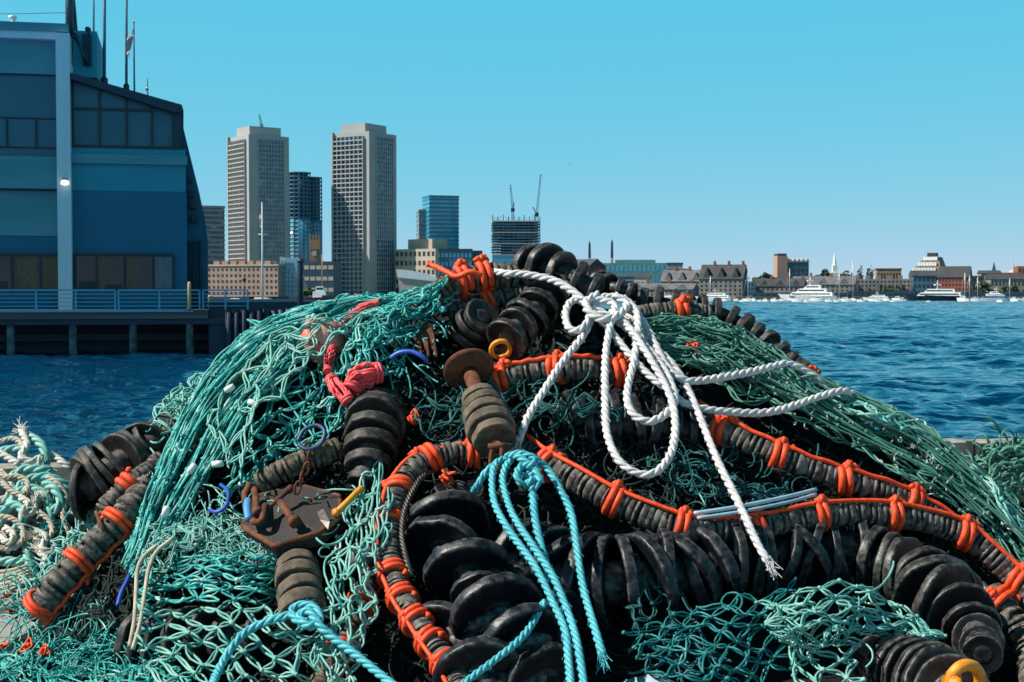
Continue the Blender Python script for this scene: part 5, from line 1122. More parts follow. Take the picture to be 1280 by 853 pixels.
net('large old green net covering the right slope down to the frame edge', 'trawl_net', 'net', [
    [[(812, 400), (880, 398), (950, 424), (1020, 472), (1095, 504), (1170, 540), (1228, 588), (1290, 655), (1340, 720)],
     [(822, 418), (890, 430), (960, 470), (1040, 520), (1110, 556), (1180, 596), (1240, 640), (1300, 705), (1340, 760)],
     [(840, 448), (900, 480), (970, 516), (1050, 556), (1120, 590), (1190, 632), (1240, 672), (1295, 735), (1340, 800)]]],
    tw_old, group='old nets on the right slope', nu=14, nv=23, rpx=1.45, off=.1, jit=3, warp=6, bunch=.6, bk=3, fold=.03, slack=.045, seed=51, flow=dict(n=30, rpx=1.35, off=.12, bundles=11, seed=4, spread=.02))
net('greenish under layer of net showing through the right slope', 'trawl_net', 'net',
    [[(830, 412), (950, 440), (1100, 520), (1200, 580), (1300, 680)], [(850, 440), (980, 510), (1120, 570), (1220, 640), (1310, 740)]],
    tw_dark, group='old nets on the right slope', nu=22, nv=34, rpx=1.4, off=.02, jit=4, warp=7, slack=.12, double=False, seed=55)
net('bunched grey green net strands behind the white rope, under the ridge discs', 'trawl_net', 'net',
    [[(800, 402), (850, 396), (905, 404), (955, 432), (1000, 470)], [(806, 420), (855, 420), (910, 432), (960, 460), (1010, 500)], [(830, 446), (870, 452), (920, 470), (970, 490), (1020, 510)]],
    tw_old, group='old nets on the right slope', nu=12, nv=14, rpx=1.25, off=.1, jit=2.5, warp=3, bunch=.7, slack=.05, seed=61, flow=dict(n=34, rpx=1.25, off=.15, bundles=9, seed=5, wob=3), loose=dict(region=[(810, 396, 960, 470)], n=12, rpx=1.2, off=.15, length=60, dirn=15, spread=.3, seed=8))
net('loose thin green strands crossing the dark gap left of the white rope', 'net_scrap', 'net',
    [[(500, 500, .05), (590, 480, .06), (680, 484, .06), (780, 500, .05)], [(520, 540, .05), (600, 530, .05), (690, 510, .05), (770, 520, .05)]],
    tw_dark, nu=5, nv=9, rpx=1.3, off=.08, jit=6, warp=8, slack=.3, drop=.3, double=True, seed=71, loose=dict(region=[(620, 480, 720, 540), (520, 500, 580, 560)], n=26, rpx=1.2, off=.1, length=100, dirn=-10, seed=9))
net('domed teal net below the rusty plate, pulled into tight level rows', 'trawl_net', 'net',
    [[(176, 706, .1), (232, 696, .18), (290, 690, .18), (345, 692, .1), (366, 700, .04)], [(168, 732, .12), (228, 722, .2), (290, 718, .2), (345, 720, .12), (366, 724, .04)], [(166, 758, .12), (228, 750, .2), (290, 750, .2), (345, 752, .12), (366, 752, .04)]],
    tw_teal, group='teal nets draped on the heap', nu=11, nv=9, rpx=1.6, off=.05, jit=2.2, warp=2, slack=.05, seed=81)
net('fine tangled top of the domed net, pale and dusty', 'net_scrap', 'net',
    [[(170, 700, .1), (200, 664, .14), (250, 645, .14), (310, 650, .1), (360, 680, .04)], [(180, 716, .14), (210, 690, .18), (255, 676, .18), (310, 680, .12), (358, 700, .05)]],
    tw_pale, nu=8, nv=10, rpx=1.1, off=.04, jit=6, warp=5, slack=.3, seed=85, loose=dict(region=[(180, 650, 345, 705)], n=220, rpx=.95, off=.13, length=70, dirn=-15, spread=.9, curl=1.6, seed=10))
net('wide pale diamond mesh stretched over grey discs at the bottom left', 'trawl_net', 'net',
    [[(172, 760, .2), (230, 756, .22), (300, 750, .22), (370, 760, .18), (420, 765, .14)], [(168, 800, .2), (230, 806, .22), (300, 806, .22), (370, 812, .18), (430, 815, .14)], [(180, 850, .2), (240, 862, .22), (300, 872, .22), (370, 880, .18), (430, 880, .14)]],
    tw_pale, group='teal nets draped on the heap', nu=9, nv=13, rpx=1.7, off=.03, jit=3, warp=3, slack=.07, seed=91, fold=.02, knot=2.0)
net('pale mesh hanging over the lower centre footrope', 'trawl_net', 'net',
    [[(470, 560, .12), (448, 600, .14), (420, 650, .14), (408, 700, .14), (400, 760, .14), (396, 830, .14)], [(476, 600, .12), (462, 640, .16), (448, 690, .18), (440, 740, .18), (430, 800, .16), (420, 860, .16)], [(486, 640, .12), (480, 680, .16), (474, 720, .18), (470, 770, .16), (462, 810, .14), (450, 860, .14)]],
    tw_pale, nu=7, nv=15, rpx=1.7, off=.06, jit=3, warp=5, slack=.08, seed=101, loose=dict(region=[(410, 600, 470, 700)], n=10, rpx=1.4, off=.22, length=60, dirn=110, seed=11))
net('teal mesh darkened for shade, spread over the lower right foreground', 'trawl_net', 'net',
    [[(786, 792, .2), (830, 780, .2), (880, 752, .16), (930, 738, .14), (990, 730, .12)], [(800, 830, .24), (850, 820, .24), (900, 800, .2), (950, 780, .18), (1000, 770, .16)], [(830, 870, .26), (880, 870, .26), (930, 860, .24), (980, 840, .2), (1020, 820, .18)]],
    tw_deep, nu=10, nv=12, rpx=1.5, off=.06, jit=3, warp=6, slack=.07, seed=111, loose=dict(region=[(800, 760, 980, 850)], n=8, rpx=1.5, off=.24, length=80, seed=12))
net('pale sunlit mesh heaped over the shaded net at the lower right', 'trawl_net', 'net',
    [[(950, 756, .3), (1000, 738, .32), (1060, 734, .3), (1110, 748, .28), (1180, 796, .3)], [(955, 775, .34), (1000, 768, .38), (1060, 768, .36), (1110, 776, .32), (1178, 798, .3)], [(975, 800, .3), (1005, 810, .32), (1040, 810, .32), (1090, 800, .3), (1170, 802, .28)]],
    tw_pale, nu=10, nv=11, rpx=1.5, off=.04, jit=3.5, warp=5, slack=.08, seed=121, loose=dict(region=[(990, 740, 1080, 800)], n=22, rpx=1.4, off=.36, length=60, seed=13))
net('tail of pale mesh dropping to the bottom edge beside the fanned discs', 'net_scrap', 'net',
    [[(975, 790, .32), (985, 830, .34), (1000, 880, .34)], [(1005, 800, .32), (1020, 840, .34), (1040, 890, .34)], [(1060, 790, .3), (1064, 830, .3), (1070, 880, .3)]],
    tw_pale, nu=5, nv=7, rpx=1.7, off=.0, jit=3.5, warp=5, slack=.09, seed=125)
net('tangled teal net lying flat on the quay at the bottom left corner', 'trawl_net', 'net',
    [[(-20, 798, .0), (50, 800, 0), (110, 808, 0), (180, 806, .05), (230, 812, .1)], [(-20, 830, .05), (50, 826, .05), (110, 832, .05), (170, 836, .1), (230, 842, .12)], [(-20, 880, .1), (50, 880, .1), (110, 880, .1), (170, 880, .12), (230, 880, .14)]],
    tw_teal, nu=9, nv=16, rpx=1.6, off=.0, jit=6, warp=8, slack=.3, seed=131, loose=dict(region=[(-10, 800, 200, 853)], n=210, rpx=1.05, off=.06, length=80, dirn=-15, spread=.6, curl=.6, seed=14))
net('net darkened for shade, sagging under the left footrope', 'trawl_net', 'net',
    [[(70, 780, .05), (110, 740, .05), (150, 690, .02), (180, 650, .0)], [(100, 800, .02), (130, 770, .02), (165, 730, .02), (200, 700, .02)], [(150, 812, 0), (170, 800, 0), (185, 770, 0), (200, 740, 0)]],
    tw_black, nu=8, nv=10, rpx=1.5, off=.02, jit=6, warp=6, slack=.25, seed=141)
net('thin pale net snagged along the upper edge of the left footrope', 'net_scrap', 'net',
    [[(30, 745, -.1), (62, 700, -.1), (90, 660, -.1), (110, 630, -.08)], [(50, 756, .0), (80, 712, .0), (110, 672, .0), (130, 640, .0)]],
    tw_pale, nu=5, nv=12, rpx=1.2, off=.04, jit=5, warp=5, slack=.3, seed=145, loose=dict(region=[(40, 640, 110, 740), (0, 735, 60, 770)], n=45, rpx=1.0, off=.0, length=50, seed=15, curl=.6))
m = MB(); net_geo(m, [[(40, 800), (180, 560), (330, 410), (500, 385), (660, 350)], [(160, 840), (330, 640), (480, 520), (600, 480), (760, 390)], [(420, 880), (560, 700), (720, 600), (860, 520), (960, 450)], [(800, 880), (960, 760), (1080, 690), (1180, 640), (1280, 690)]], 40, 44, 1.5, off=-.1, jit=6, warp=12, slack=.25, double=False, seed=151)
loose_geo(m, [(280, 480, 520, 800), (520, 460, 880, 620), (860, 590, 1200, 700)], 420, 1.3, off=-.05, length=110, seed=16)
m.build('trawl_net', tw_black, None, label='matted under net darkened for shade, glimpsed in every gap of the heap', cat='net')
net('weathered pale net thrown over the left shoulder of the heap in crossing folds', 'trawl_net', 'net',
    [[(470, 380, .1), (400, 392, .1), (330, 425, .1), (280, 480, .1), (250, 540, .1)], [(500, 400, .1), (430, 420, .1), (370, 460, .1), (320, 520, .1), (290, 580, .1)]], tw_pale, group='teal nets draped on the heap', nu=7, nv=13, rpx=1.35, off=.14, jit=4, warp=9, bunch=.7, slack=.09, seed=175, drop=.15)
net('old green mesh lying over the upper edge of the long right footrope', 'net_scrap', 'net',
    [[(850, 560, .1), (930, 600, .08), (1010, 625, .08), (1090, 632, .1)], [(800, 590, .02), (880, 625, .06), (960, 640, .1), (1050, 650, .1)]], tw_dark, nu=6, nv=14, rpx=1.3, off=.04, jit=5, warp=6, slack=.14, seed=181, loose=dict(region=[(820, 570, 1000, 640)], n=24, rpx=1.1, off=.1, length=80, dirn=10, seed=41))
net('dark teal mesh dropping through the shade right of the turquoise rope', 'net_scrap', 'net',
    [[(770, 690, .1), (790, 740, .12), (810, 790, .16), (840, 850, .2)], [(830, 700, .08), (850, 750, .1), (880, 790, .14), (910, 840, .18)]], tw_dark, nu=6, nv=9, rpx=1.3, off=.08, jit=6, warp=6, slack=.16, drop=.2, seed=185)
net('grey green net mound behind the slope at the far right edge', 'trawl_net', 'net',
    [[(1196, 600, 0), (1212, 572, .1), (1240, 552, .2), (1280, 548, .2), (1330, 552, .1)], [(1200, 615, .1), (1225, 592, .3), (1250, 575, .4), (1285, 572, .4), (1330, 576, .3)], [(1215, 640, .1), (1240, 620, .4), (1260, 605, .5), (1290, 602, .5), (1330, 606, .4)]],
    tw_old, nu=12, nv=12, rpx=1.7, off=.1, jit=4, warp=4, slack=.1, seed=161, df=DR, loose=dict(region=[(1205, 552, 1300, 620)], n=90, rpx=1.3, off=.35, length=70, dirn=20, spread=.4, df=DR, seed=17))
cc = P(1262, 600, 9.7); MB().lathe((cc[0] + .6, 10.1, .0), (0, 0, 1), [(.9, .0), (.85, .1), (.65, .25), (.4, .34), (.05, .36)], 24, .06, 8).build('net_bale', core_m, None, label='dark matted bale inside the net mound at the far right', cat='net bale')

net('pale teal strands added for the sunlit edge along the crest of the right slope', 'net_scrap', 'net',
    [[(1040, 494), (1095, 506), (1150, 530), (1200, 564), (1250, 612), (1300, 668)], [(1046, 506), (1100, 522), (1156, 550), (1206, 584), (1256, 632), (1300, 684)]], tw_pale, nu=5, nv=15, rpx=1.5, off=.13, jit=3, warp=3, slack=.08, seed=165)  # paler twine imitates the bright lit edge of the slope
m = MB(); loose_geo(m, [(860, 410, 980, 470), (990, 482, 1070, 530), (1080, 520, 1180, 580), (1160, 570, 1260, 650)], 110, .9, off=.12, length=11, seed=33, curl=1.2, spread=3)
m.build('frayed_tufts', mat('pale_frayed_twine', (.42, .46, .40), (.30, .36, .31), .8, 30), None, label='pale frayed tufts at the knots of the old green net', cat='net tufts', kind='stuff')
m = MB(); loose_geo(m, [(180, 440, 420, 640), (420, 360, 560, 470)], 90, .9, off=.18, length=11, seed=34, curl=1.2, spread=3)
m.build('frayed_tufts', mat('teal_frayed_twine', (.16, .5, .46), (.1, .42, .38), .7, 30), None, label='short frayed teal ends sticking out of the bunched left net', cat='net tufts', kind='stuff')
# ================================================================== white rope
rope('thick white laid rope knotted into hanging loops over the top of the heap', 'rope', [
    [(606, 338, .12), (630, 341, .22), (656, 342, .25), (690, 350, .28), (713, 364, .3), (730, 378, .3), (748, 384, .3)],
    [(735, 378, .3), (716, 376, .28), (706, 390, .28), (708, 408, .3), (720, 414, .32), (733, 404, .34), (738, 388, .33), (752, 372, .32), (776, 373, .33), (792, 386, .34), (797, 404, .36), (796, 425, .36), (792, 452, .35), (786, 478, .34), (784, 500, .34), (792, 519, .34), (812, 528, .34), (834, 517, .34), (843, 500, .34), (835, 474, .34), (820, 448, .34), (800, 425, .33), (776, 404, .32), (752, 390, .32), (738, 384, .31)],
    [(742, 374, .34), (768, 382, .36), (762, 410, .37), (758, 440, .37), (756, 475, .37), (756, 508, .37), (759, 545, .37), (773, 576, .38), (796, 591, .38), (818, 590, .38), (837, 567, .37), (844, 536, .36), (842, 508, .36), (832, 480, .37), (814, 450, .38), (796, 424, .38), (780, 404, .36), (764, 388, .35)],
    [(780, 372, .28), (800, 398, .3), (816, 428, .3), (832, 456, .3), (848, 471, .3), (870, 476, .28), (920, 468, .24), (960, 460, .2), (985, 456, .18), (1010, 466, .16), (1040, 487, .12)],
    [(786, 392, .26), (806, 432, .28), (826, 468, .28), (848, 498, .27), (881, 511, .25), (920, 516, .23), (960, 515, .22), (993, 507, .2), (1026, 496, .19), (1052, 489, .18), (1067, 494, .14)],
    [(776, 392, .24), (806, 424, .26), (836, 452, .27), (857, 482, .27), (874, 516, .28), (894, 570, .3), (919, 621, .32), (942, 671, .33), (960, 702, .32)],
    [(744, 388, .3), (730, 418, .3), (707, 448, .3), (682, 487, .28), (660, 520, .25), (646, 553, .22)],
    [(732, 386, .33), (752, 400, .34), (770, 422, .34), (796, 452, .33), (822, 478, .32), (846, 492, .3)],
    [(748, 368, .35), (732, 380, .36), (746, 398, .38), (770, 396, .39), (784, 380, .37), (768, 368, .36)]], 5.0, rp_white, pitch=6.8, frays=((960, 704, .32), (646, 555, .22)))
# turquoise ropes
rope('turquoise rope tied to the rusty shackle and hanging to the bottom edge', 'rope', [
    [(636, 572, .4), (620, 580, .42), (615, 600, .42), (618, 630, .42), (635, 662, .43), (668, 706, .44), (690, 752, .44), (707, 790, .44), (711, 830, .44), (712, 880, .44)],
    [(640, 574, .42), (630, 586, .44), (628, 606, .44), (640, 640, .45), (664, 680, .46), (692, 722, .46), (710, 765, .46), (722, 808, .46), (729, 860, .46), (731, 890, .46)],
    [(664, 606, .44), (666, 622, .44), (669, 650, .42), (675, 680, .4), (684, 712, .38)],
    [(632, 572, .44), (650, 568, .46), (668, 574, .46), (684, 586, .42), (700, 612, .4), (714, 642, .38), (722, 684, .38), (728, 736, .38), (743, 785, .4), (753, 820, .4)],
    [(636, 570, .43), (650, 572, .46), (660, 580, .46), (664, 594, .45), (665, 610, .44)], [(652, 606, .47), (646, 594, .5), (654, 582, .5), (668, 588, .5), (676, 604, .48)],
    [(680, 752, .42), (656, 792, .4), (618, 826, .4), (584, 853, .4), (560, 872, .4)],
    [(624, 578, .38), (608, 590, .36), (598, 606, .3), (592, 616, .2)]], 5.0, rp_blue, pitch=6.2, frays=((754, 823, .4), (684, 715, .38)), group='turquoise ropes', coils=[((663, 590, .46), (.12, 0, -1), 7.5, 2.4, 2.1), ((664, 606, .45), (.5, 0, -1), 6.5, 1.3, 1.8)])
rope('turquoise rope knotted on the small collar stack, trailing off the bottom left', 'rope', [
    [(262, 870, .32), (272, 838, .32), (288, 810, .32), (310, 788, .32), (340, 776, .33), (368, 768, .34), (380, 758, .36), (396, 766, .37), (392, 782, .37), (374, 778, .38), (364, 766, .38), (374, 756, .39), (392, 758, .4), (400, 772, .4), (388, 782, .41), (374, 772, .41), (384, 764, .42), (400, 784, .40), (416, 798, .37), (440, 815, .36), (470, 838, .36), (505, 866, .36)]], 5.8, rp_blue, group='turquoise ropes')
# ================================================================== hardware
# rusty hexagonal plate with shackles
t = thing('trawl_door_bracket', 'rusty hexagonal steel bracket with bolts left of the centre', 'bracket', S(365, 680, .1))
hexp = [(304, 655, .22), (322, 618, .12), (372, 604, .06), (424, 618, .1), (428, 642, .2), (398, 664, .28), (342, 680, .3)]
top = path(hexp); dn = np.array((0.01, .03, -.06)); n = len(top)
MB().add(np.concatenate([top, top + dn]), [(i, (i + 1) % n, (i + 1) % n + n, i + n) for i in range(n)], None, [list(range(n)), list(range(2 * n - 1, n - 1, -1))]).build('plate', rust_d, t, False)
rim = np.concatenate([top, top[:1]]); MB().tubes(rim + (0, 0, -.01), .013, 6).build('rim', rust, t)
for a, b, r in (((350, 628, .3), (368, 652, .33), .016), ((318, 612, .26), (322, 640, .32), .014), ((330, 640, .3), (362, 612, .24), .010)):
    p = path([a, tuple((np.array(a) + np.array(b)) / 2), b]); m = MB().tubes(p, r, 10); m.lathe(p[2], p[2] - p[1], [(.01, -.012), (r * 1.6, -.01), (r * 1.6, .014), (.01, .018)], 8); m.build('bolt', rust, t)
p = path([(312, 606, .24), (306, 622, .28), (312, 648, .32), (326, 652, .34), (332, 632, .3)]); MB().tubes(catmull(p, .01), .014, 9).build('shackle_bow', rust, t)
MB().tubes(path([(366, 676, .18), (370, 700, .2), (372, 722, .22)]), .03, 12).build('stem', rust, t)
MB().add(np.concatenate([path([(396, 640, .285), (404, 636, .285), (412, 652, .31), (428, 646, .23), (410, 662, .30), (400, 650, .30)])]), None, None, [[0, 1, 2, 3, 4, 5]]).build('scraped_patch', mat('bare_scraped_steel', (.15, .13, .12), (.08, .06, .05), .5, 60, metal=.3, c3=(.3, .27, .25)), t, False)
discs('small grey collar stack below the rusty bracket', [(372, 712, .16), (374, 735, .2), (378, 760, .22)], [26, 31, 31], 4, .62, bobbin_m, seed=30, tilt=.1, spacer=.7)
t = thing('chain', 'rusty chain links hanging from the blue tie onto the bracket', 'chain', S(380, 600, .25), None)
pts = [(384, 560, .22), (386, 572, .23), (383, 586, .24), (377, 598, .24), (372, 610, .25)]
for k, q in enumerate(pts):
    c = path([q])[0]; a = np.array((.012, 0, .004)) if k % 2 == 0 else np.array((0.002, .012, 0)); MB().tubes(torus_pts(c, a, np.array((.003, 0, .026)), 16), .0055, 7).build('link', rust, t)
# shackles and ties
def shackle(label, c, a, b, r, material, pin=None):
    t = thing('shackle', label, 'shackle', c)
    tt = np.linspace(-.35 * np.pi, 1.35 * np.pi, 24); MB().tubes(c + np.cos(tt)[:, None] * a + np.sin(tt)[:, None] * b, r, 10).build('bow', material, t)
    e0 = c + math.cos(-.35 * math.pi) * a + math.sin(-.35 * math.pi) * b; e1 = c + math.cos(1.35 * math.pi) * a + math.sin(1.35 * math.pi) * b; d = (e1 - e0) * .35
    MB().tubes(np.stack([e0 - d, (e0 + e1) / 2, e1 + d]), r * .9, 10).build('pin', material, t)
shackle('yellow painted shackle in the shade under the shiny disc string', S(626, 437, .15), np.array((.042, 0, 0.012)), np.array((-.01, -.02, .036)), .0115, yellow_m)
shackle('yellow painted shackle at the very bottom right', S(1207, 852, .46), np.array((.055, .02, .012)), np.array((-.02, -.03, .062)), .021, yellow_m)
lug = path([(1183, 850, .5), (1192, 842, .5), (1196, 860, .5)]); MB().tubes(lug, np.array([.018, .026, .02]), 10).build('painted_lug', yellow_m, bpy.data.objects[[o.name for o in COL.objects if o.name.startswith('shackle') and o.parent is None][-1]])
m = MB().tubes(catmull(path([(452, 610, .22), (440, 622, .24), (430, 632, .25), (421, 640, .24)]), .01), .013, 9); m.blobs(path([(420, 641, .24)]), .02); m.build('hook', yellow_m, None, label='yellow painted hook bar beside the rusty bracket', cat='hook')
def tie(label, pts, r, material=blue_m, cat='tie', name='tie'): return MB().tubes(catmull(path(pts), .008), r, 8).build(name, material, None, label=label, cat=cat, group='blue ties')
tie('blue tie looped at the bottom of the ringed teal net', [(488, 448, .3), (500, 441, .33), (515, 440, .34), (528, 446, .33), (534, 452, .3)], .011)
tie('blue and grey ring tie above the rusty chain', [(372, 552, .26), (380, 538, .28), (396, 532, .28), (406, 540, .27), (400, 556, .25), (384, 562, .25), (373, 556, .26)], .0095, mat('dark_blue_plastic', (.012, .04, .16), (.03, .05, .1), .5, 40))
tie('bright blue loop in the shade under the big teal net', [(262, 638, .2), (272, 640, .22), (283, 632, .22), (285, 615, .2), (276, 606, .16)], .008)
tie('short blue plug hanging at the left tip of the bracket', [(310, 626, .3), (309, 636, .33), (311, 650, .34)], .016, mat('pale_blue_plastic', (.08, .3, .6), None, .4, 9))
tie('dark blue ribbon end below the tail of the big teal net', [(166, 708, .1), (160, 724, .14), (152, 740, .16), (147, 757, .17)], .009)
# wires
m = MB(); rope_geo(m, path([(560, 580, .06), (536, 590, .16), (519, 606, .22), (507, 634, .25), (503, 668, .25), (507, 694, .24), (514, 722, .2)]), .012, 5, 6); m.build('wire_cable', wire_m, None, label='black wire cable curving beside the orange lashed bend', cat='cable')
m = MB(); rope_geo(m, path([(190, 590, .16), (150, 634, .22), (110, 672, .24), (72, 708, .24), (58, 720, .2)]), .009, 5, 6); m.build('wire_cable', wire_m, None, label='rusty black wire cable lying along the thick left footrope', cat='cable')
tie_r = MB().tubes(catmull(path([(120, 640, .25), (123, 648, .27), (128, 660, .26), (131, 664, .24)]), .01), .008, 8).build('hook', rust, None, label='small rusty hook on the left wire cable', cat='hook')
for pts, lab in (([(228, 650, .14), (214, 690, .2), (200, 720, .2), (188, 742, .16)], 'thin black wire in the shade beside the big teal net'),):
    MB().tubes(catmull(path(pts), .01), .006, 6).build('wire_cable', wire_m, None, label=lab, cat='cable')
# two slack off-white cords over the domed net
MB().tubes(catmull(path([(196, 682, .26), (180, 696, .28), (172, 712, .29), (170, 740, .29), (168, 775, .29), (162, 808, .26)]), .01), 2.6 * mpp(5.8), 7).build('cord', rp_beige, None, label='slack pale cord on the domed net, left one of two', cat='cord', group='pale cords on the domed net')
MB().tubes(catmull(path([(215, 674, .27), (196, 690, .29), (186, 712, .3), (181, 742, .3), (175, 780, .29), (166, 812, .26)]), .01), 2.6 * mpp(5.8), 7).build('cord', rp_beige, None, label='slack pale cord on the domed net, right one of two', cat='cord', group='pale cords on the domed net')
# taut pale blue line on the right footrope
MB().tubes(catmull(path([(868, 642, .3), (920, 634, .31), (980, 622, .28), (1020, 612, .22)]), .02), 2.6 * mpp(5.9), 7).tubes(catmull(path([(872, 648, .3), (925, 640, .31), (985, 628, .28), (1020, 618, .22)]), .02), 2.2 * mpp(5.9), 7).build('cord', mat('pale_blue_line', (.30, .46, .55), (.2, .36, .46), .45, 12), None, label='taut pale blue double line above the long right footrope', cat='cord')
MB().tubes(catmull(path([(846, 545, .34), (858, 566, .3), (866, 600, .25), (882, 632, .25)]), .02), .9 * mpp(6), 6).build('cord', tw_pale, None, label='single thin green thread hanging below the white rope loop', cat='cord')
# pinkish float in the net ring, and seam
t = thing('net_float', 'pinkish white net float half buried in the teal net', 'float', S(402, 426, .15))
fc = S(402, 426, .15); MB().lathe(fc, (.5, -.55, .6), [(.02, -.105), (.05, -.095), (.08, -.07), (.1, -.035), (.105, -.006), (.104, 0), (.105, .006), (.1, .035), (.08, .07), (.05, .095), (.02, .105)], 32).build('shell', float_m, t)
MB().lathe(fc, (.5, -.55, .6), [(.1052, .004), (.1068, .006), (.1058, .036), (.092, .064), (.09, .062)], 32, closed=False).build('red_band', mat('faded_red', (.55, .10, .07), (.6, .2, .14), .6, 12), t)
t = thing('net_float', 'small clear grey float behind the pale mesh at the lower centre', 'float', S(452, 692, .15))
fc = S(452, 694, .14); MB().lathe(fc, (.8, -.3, .4), [(.01, -.06), (.035, -.05), (.05, -.02), (.052, .01), (.04, .04), (.012, .058)], 24).build('shell', mat('grey_float', (.35, .36, .38), (.2, .21, .22), .25, 6), t)
MB().lathe(fc, (.8, -.3, .4), [(.053, -.004), (.0555, 0), (.053, .008)], 24, closed=False).build('seam', rubber, t)
# pink-red lashings hanging from the teal ring
def hank(label, pts, r, turns, rw):
    c = catmull(path(pts), .006); t_, a, b = frames(c); s = np.linspace(0, 1, len(c)); g = np.random.default_rng(int(turns * 100 + r * 1e4)); m = MB()
    env = r * (.35 + .65 * np.sin(np.pi * np.clip(s, .0, 1)) ** .6)
    for k in range(int(turns * 2.4)):
        ph = g.uniform(0, 6.28); rd = g.uniform(.45, 1.0) ; tw = g.normal(.9, .5); f1 = g.uniform(2, 6)
        p = c + (a * np.cos(ph + tw * s)[:, None] + b * np.sin(ph + tw * s)[:, None]) * (env * rd * (1 + .12 * np.sin(f1 * s * 6 + ph)))[:, None]
        m.tubes(p, rw * .8, 6)
    for f in (.08, .92):
        i = int(f * (len(c) - 1)); m.tubes(torus_pts(c[i], a[i] * env[i] * 1.15, b[i] * env[i] * 1.15, 14, 2.5, t_[i] * rw * 1.8), rw * .9, 6)
    m.build('twine_hank', pinkred, None, label=label, cat='twine', group='pink red twine lashings')
hank('fat pink red twine lashing under the ringed teal net', [(440, 486, .24), (448, 474, .26), (462, 468, .27), (476, 466, .25)], .052, 12, .009)
hank('small pink red twine lashing left of the fat one', [(413, 474, .2), (420, 484, .22), (430, 494, .22), (436, 504, .2)], .034, 10, .008)
hank('thin pink red twine wound along the net edge beside the float', [(416, 434, .2), (412, 450, .2), (410, 466, .2)], .022, 8, .007)
hank('faded pink twine wound over the crest of the teal net', [(440, 392, .2), (456, 384, .22), (474, 378, .22)], .018, 8, .006)
hank('bright pink twine wrapped above the float', [(424, 410, .18), (434, 402, .2), (442, 396, .2)], .026, 8, .007)
# red scraps
for px, py, o, lab in ((958, 440, .06, 'red scrap of twine between the ridge discs'), (1016, 462, .06, 'orange red scrap at the end of the ridge discs'), (516, 522, .14, 'red orange knot in the dark gap beside the bobbin'), (868, 432, .14, 'orange scrap caught in the bunched green net'), (562, 598, .2, 'small red scrap under the arch of the orange lashed bend')):
    c = path([(px, py, o)])[0]; m = MB()
    for k in range(5): m.tubes(torus_pts(c + NR.normal(0, .01, 3), NR.normal(0, .011, 3), NR.normal(0, .011, 3), 12), .0055, 6)
    m.build('twine_scrap', orange if px != 958 else pinkred, None, label=lab, cat='twine', group='red and orange twine scraps')
# frayed rusty strap end of the muddy footrope
m = MB()
for k in range(9): m.tubes(catmull(path([(516 + k * 2.2, 398 + k, .2), (518 + k * 2.8, 416, .22), (520 + k * 3.2, 430 + (k % 3) * 8, .2)]), .01), .008, 6)
m.build('frayed_strap', rust, None, label='frayed rusty strands hanging from the muddy footrope end', cat='strap')
# crumpled pale bag at the bottom edge
def bag():
    c = S(812, 858, .2); n = 16; v = []; q = []
    for j in range(8):
        for i in range(n):
            a = 2 * math.pi * i / n; r = .075 * math.sin(math.pi * (j + .5) / 8) * (1 + .28 * noise.noise((math.cos(a) * 2, math.sin(a) * 2, j * .5)))
            v.append((c[0] + r * 1.3 * math.cos(a), c[1] + r * math.sin(a), c[2] - .05 + .085 * j / 7 + .02 * noise.noise((i * .6, j * .9, 2))))
    for j in range(7):
        for i in range(n): q.append((j * n + i, j * n + (i + 1) % n, (j + 1) * n + (i + 1) % n, (j + 1) * n + i))
    MB().add(np.array(v), q, None, [list(range(n))[::-1], list(range(7 * n, 8 * n))]).build('crumpled_bag', mat('pale_blue_plastic_film', (.42, .52, .62), (.3, .42, .55), .35, 14), None, label='crumpled pale blue plastic bag at the bottom edge', cat='bag')
bag()
# white tags caught in the big net
m0 = mat('white_plastic', (.7, .72, .7), (.55, .58, .57), .5, 20)
for px, py, a, lab in ((287, 486, .5, 'white plastic toggle high in the big teal net'), (316, 504, -.4, 'white plastic toggle near the middle of the big teal net'), (272, 580, .1, 'white plastic toggle low in the big teal net'), (240, 586, .9, 'white plastic toggle left of the lowest one'), (207, 640, 1.2, 'white plastic toggle close to the left footrope')):
    c = path([(px, py, .25)])[0]; d = np.array((math.cos(a), -.2, math.sin(a))) * .022
    MB().lathe(c, d, [(.006, -.024), (.013, -.022), (.015, 0), (.013, .022), (.006, .024)], 12, .05, int(px)).build('toggle', m0, None, label=lab, cat='toggle', group='white plastic toggles in the teal net')

# ================================================================== rope pile at the left edge
MB().lathe((-3.0, 7.7, 0), (0, 0, 1), [(.72, 0), (.68, .2), (.5, .38), (.3, .46), (.05, .5)], 22, .07, 3).build('rope_bale', core_m, None, label='dark matted bale under the coiled ropes at the left edge', cat='net bale')
g = np.random.default_rng(5)
tl_paths = [[(-15, 662, .0), (5, 650, .08), (18, 622, .12), (30, 604, .14), (55, 596, .15), (78, 604, .14), (88, 618, .1)],
            [(-10, 616, .05), (10, 600, .1), (28, 588, .12), (46, 587, .12), (64, 590, .1)],
            [(-10, 640, .1), (12, 636, .14), (22, 618, .16), (40, 612, .16), (56, 620, .16), (62, 644, .14), (52, 664, .12)],
            [(8, 688, .1), (22, 676, .14), (38, 666, .14), (34, 690, .14), (40, 710, .12), (46, 722, .1)],
            [(-10, 704, .1), (10, 702, .12), (28, 702, .12), (40, 690, .1)], [(-10, 570, .0), (8, 564, .04), (24, 562, .05), (40, 574, .05)],
            [(36, 546, 0), (46, 552, .03), (54, 562, .04), (56, 580, .03)], [(18, 665, .16), (30, 650, .18), (26, 634, .18), (10, 630, .16)], [(58, 604, .18), (70, 612, .2), (76, 628, .18), (66, 640, .16)]]
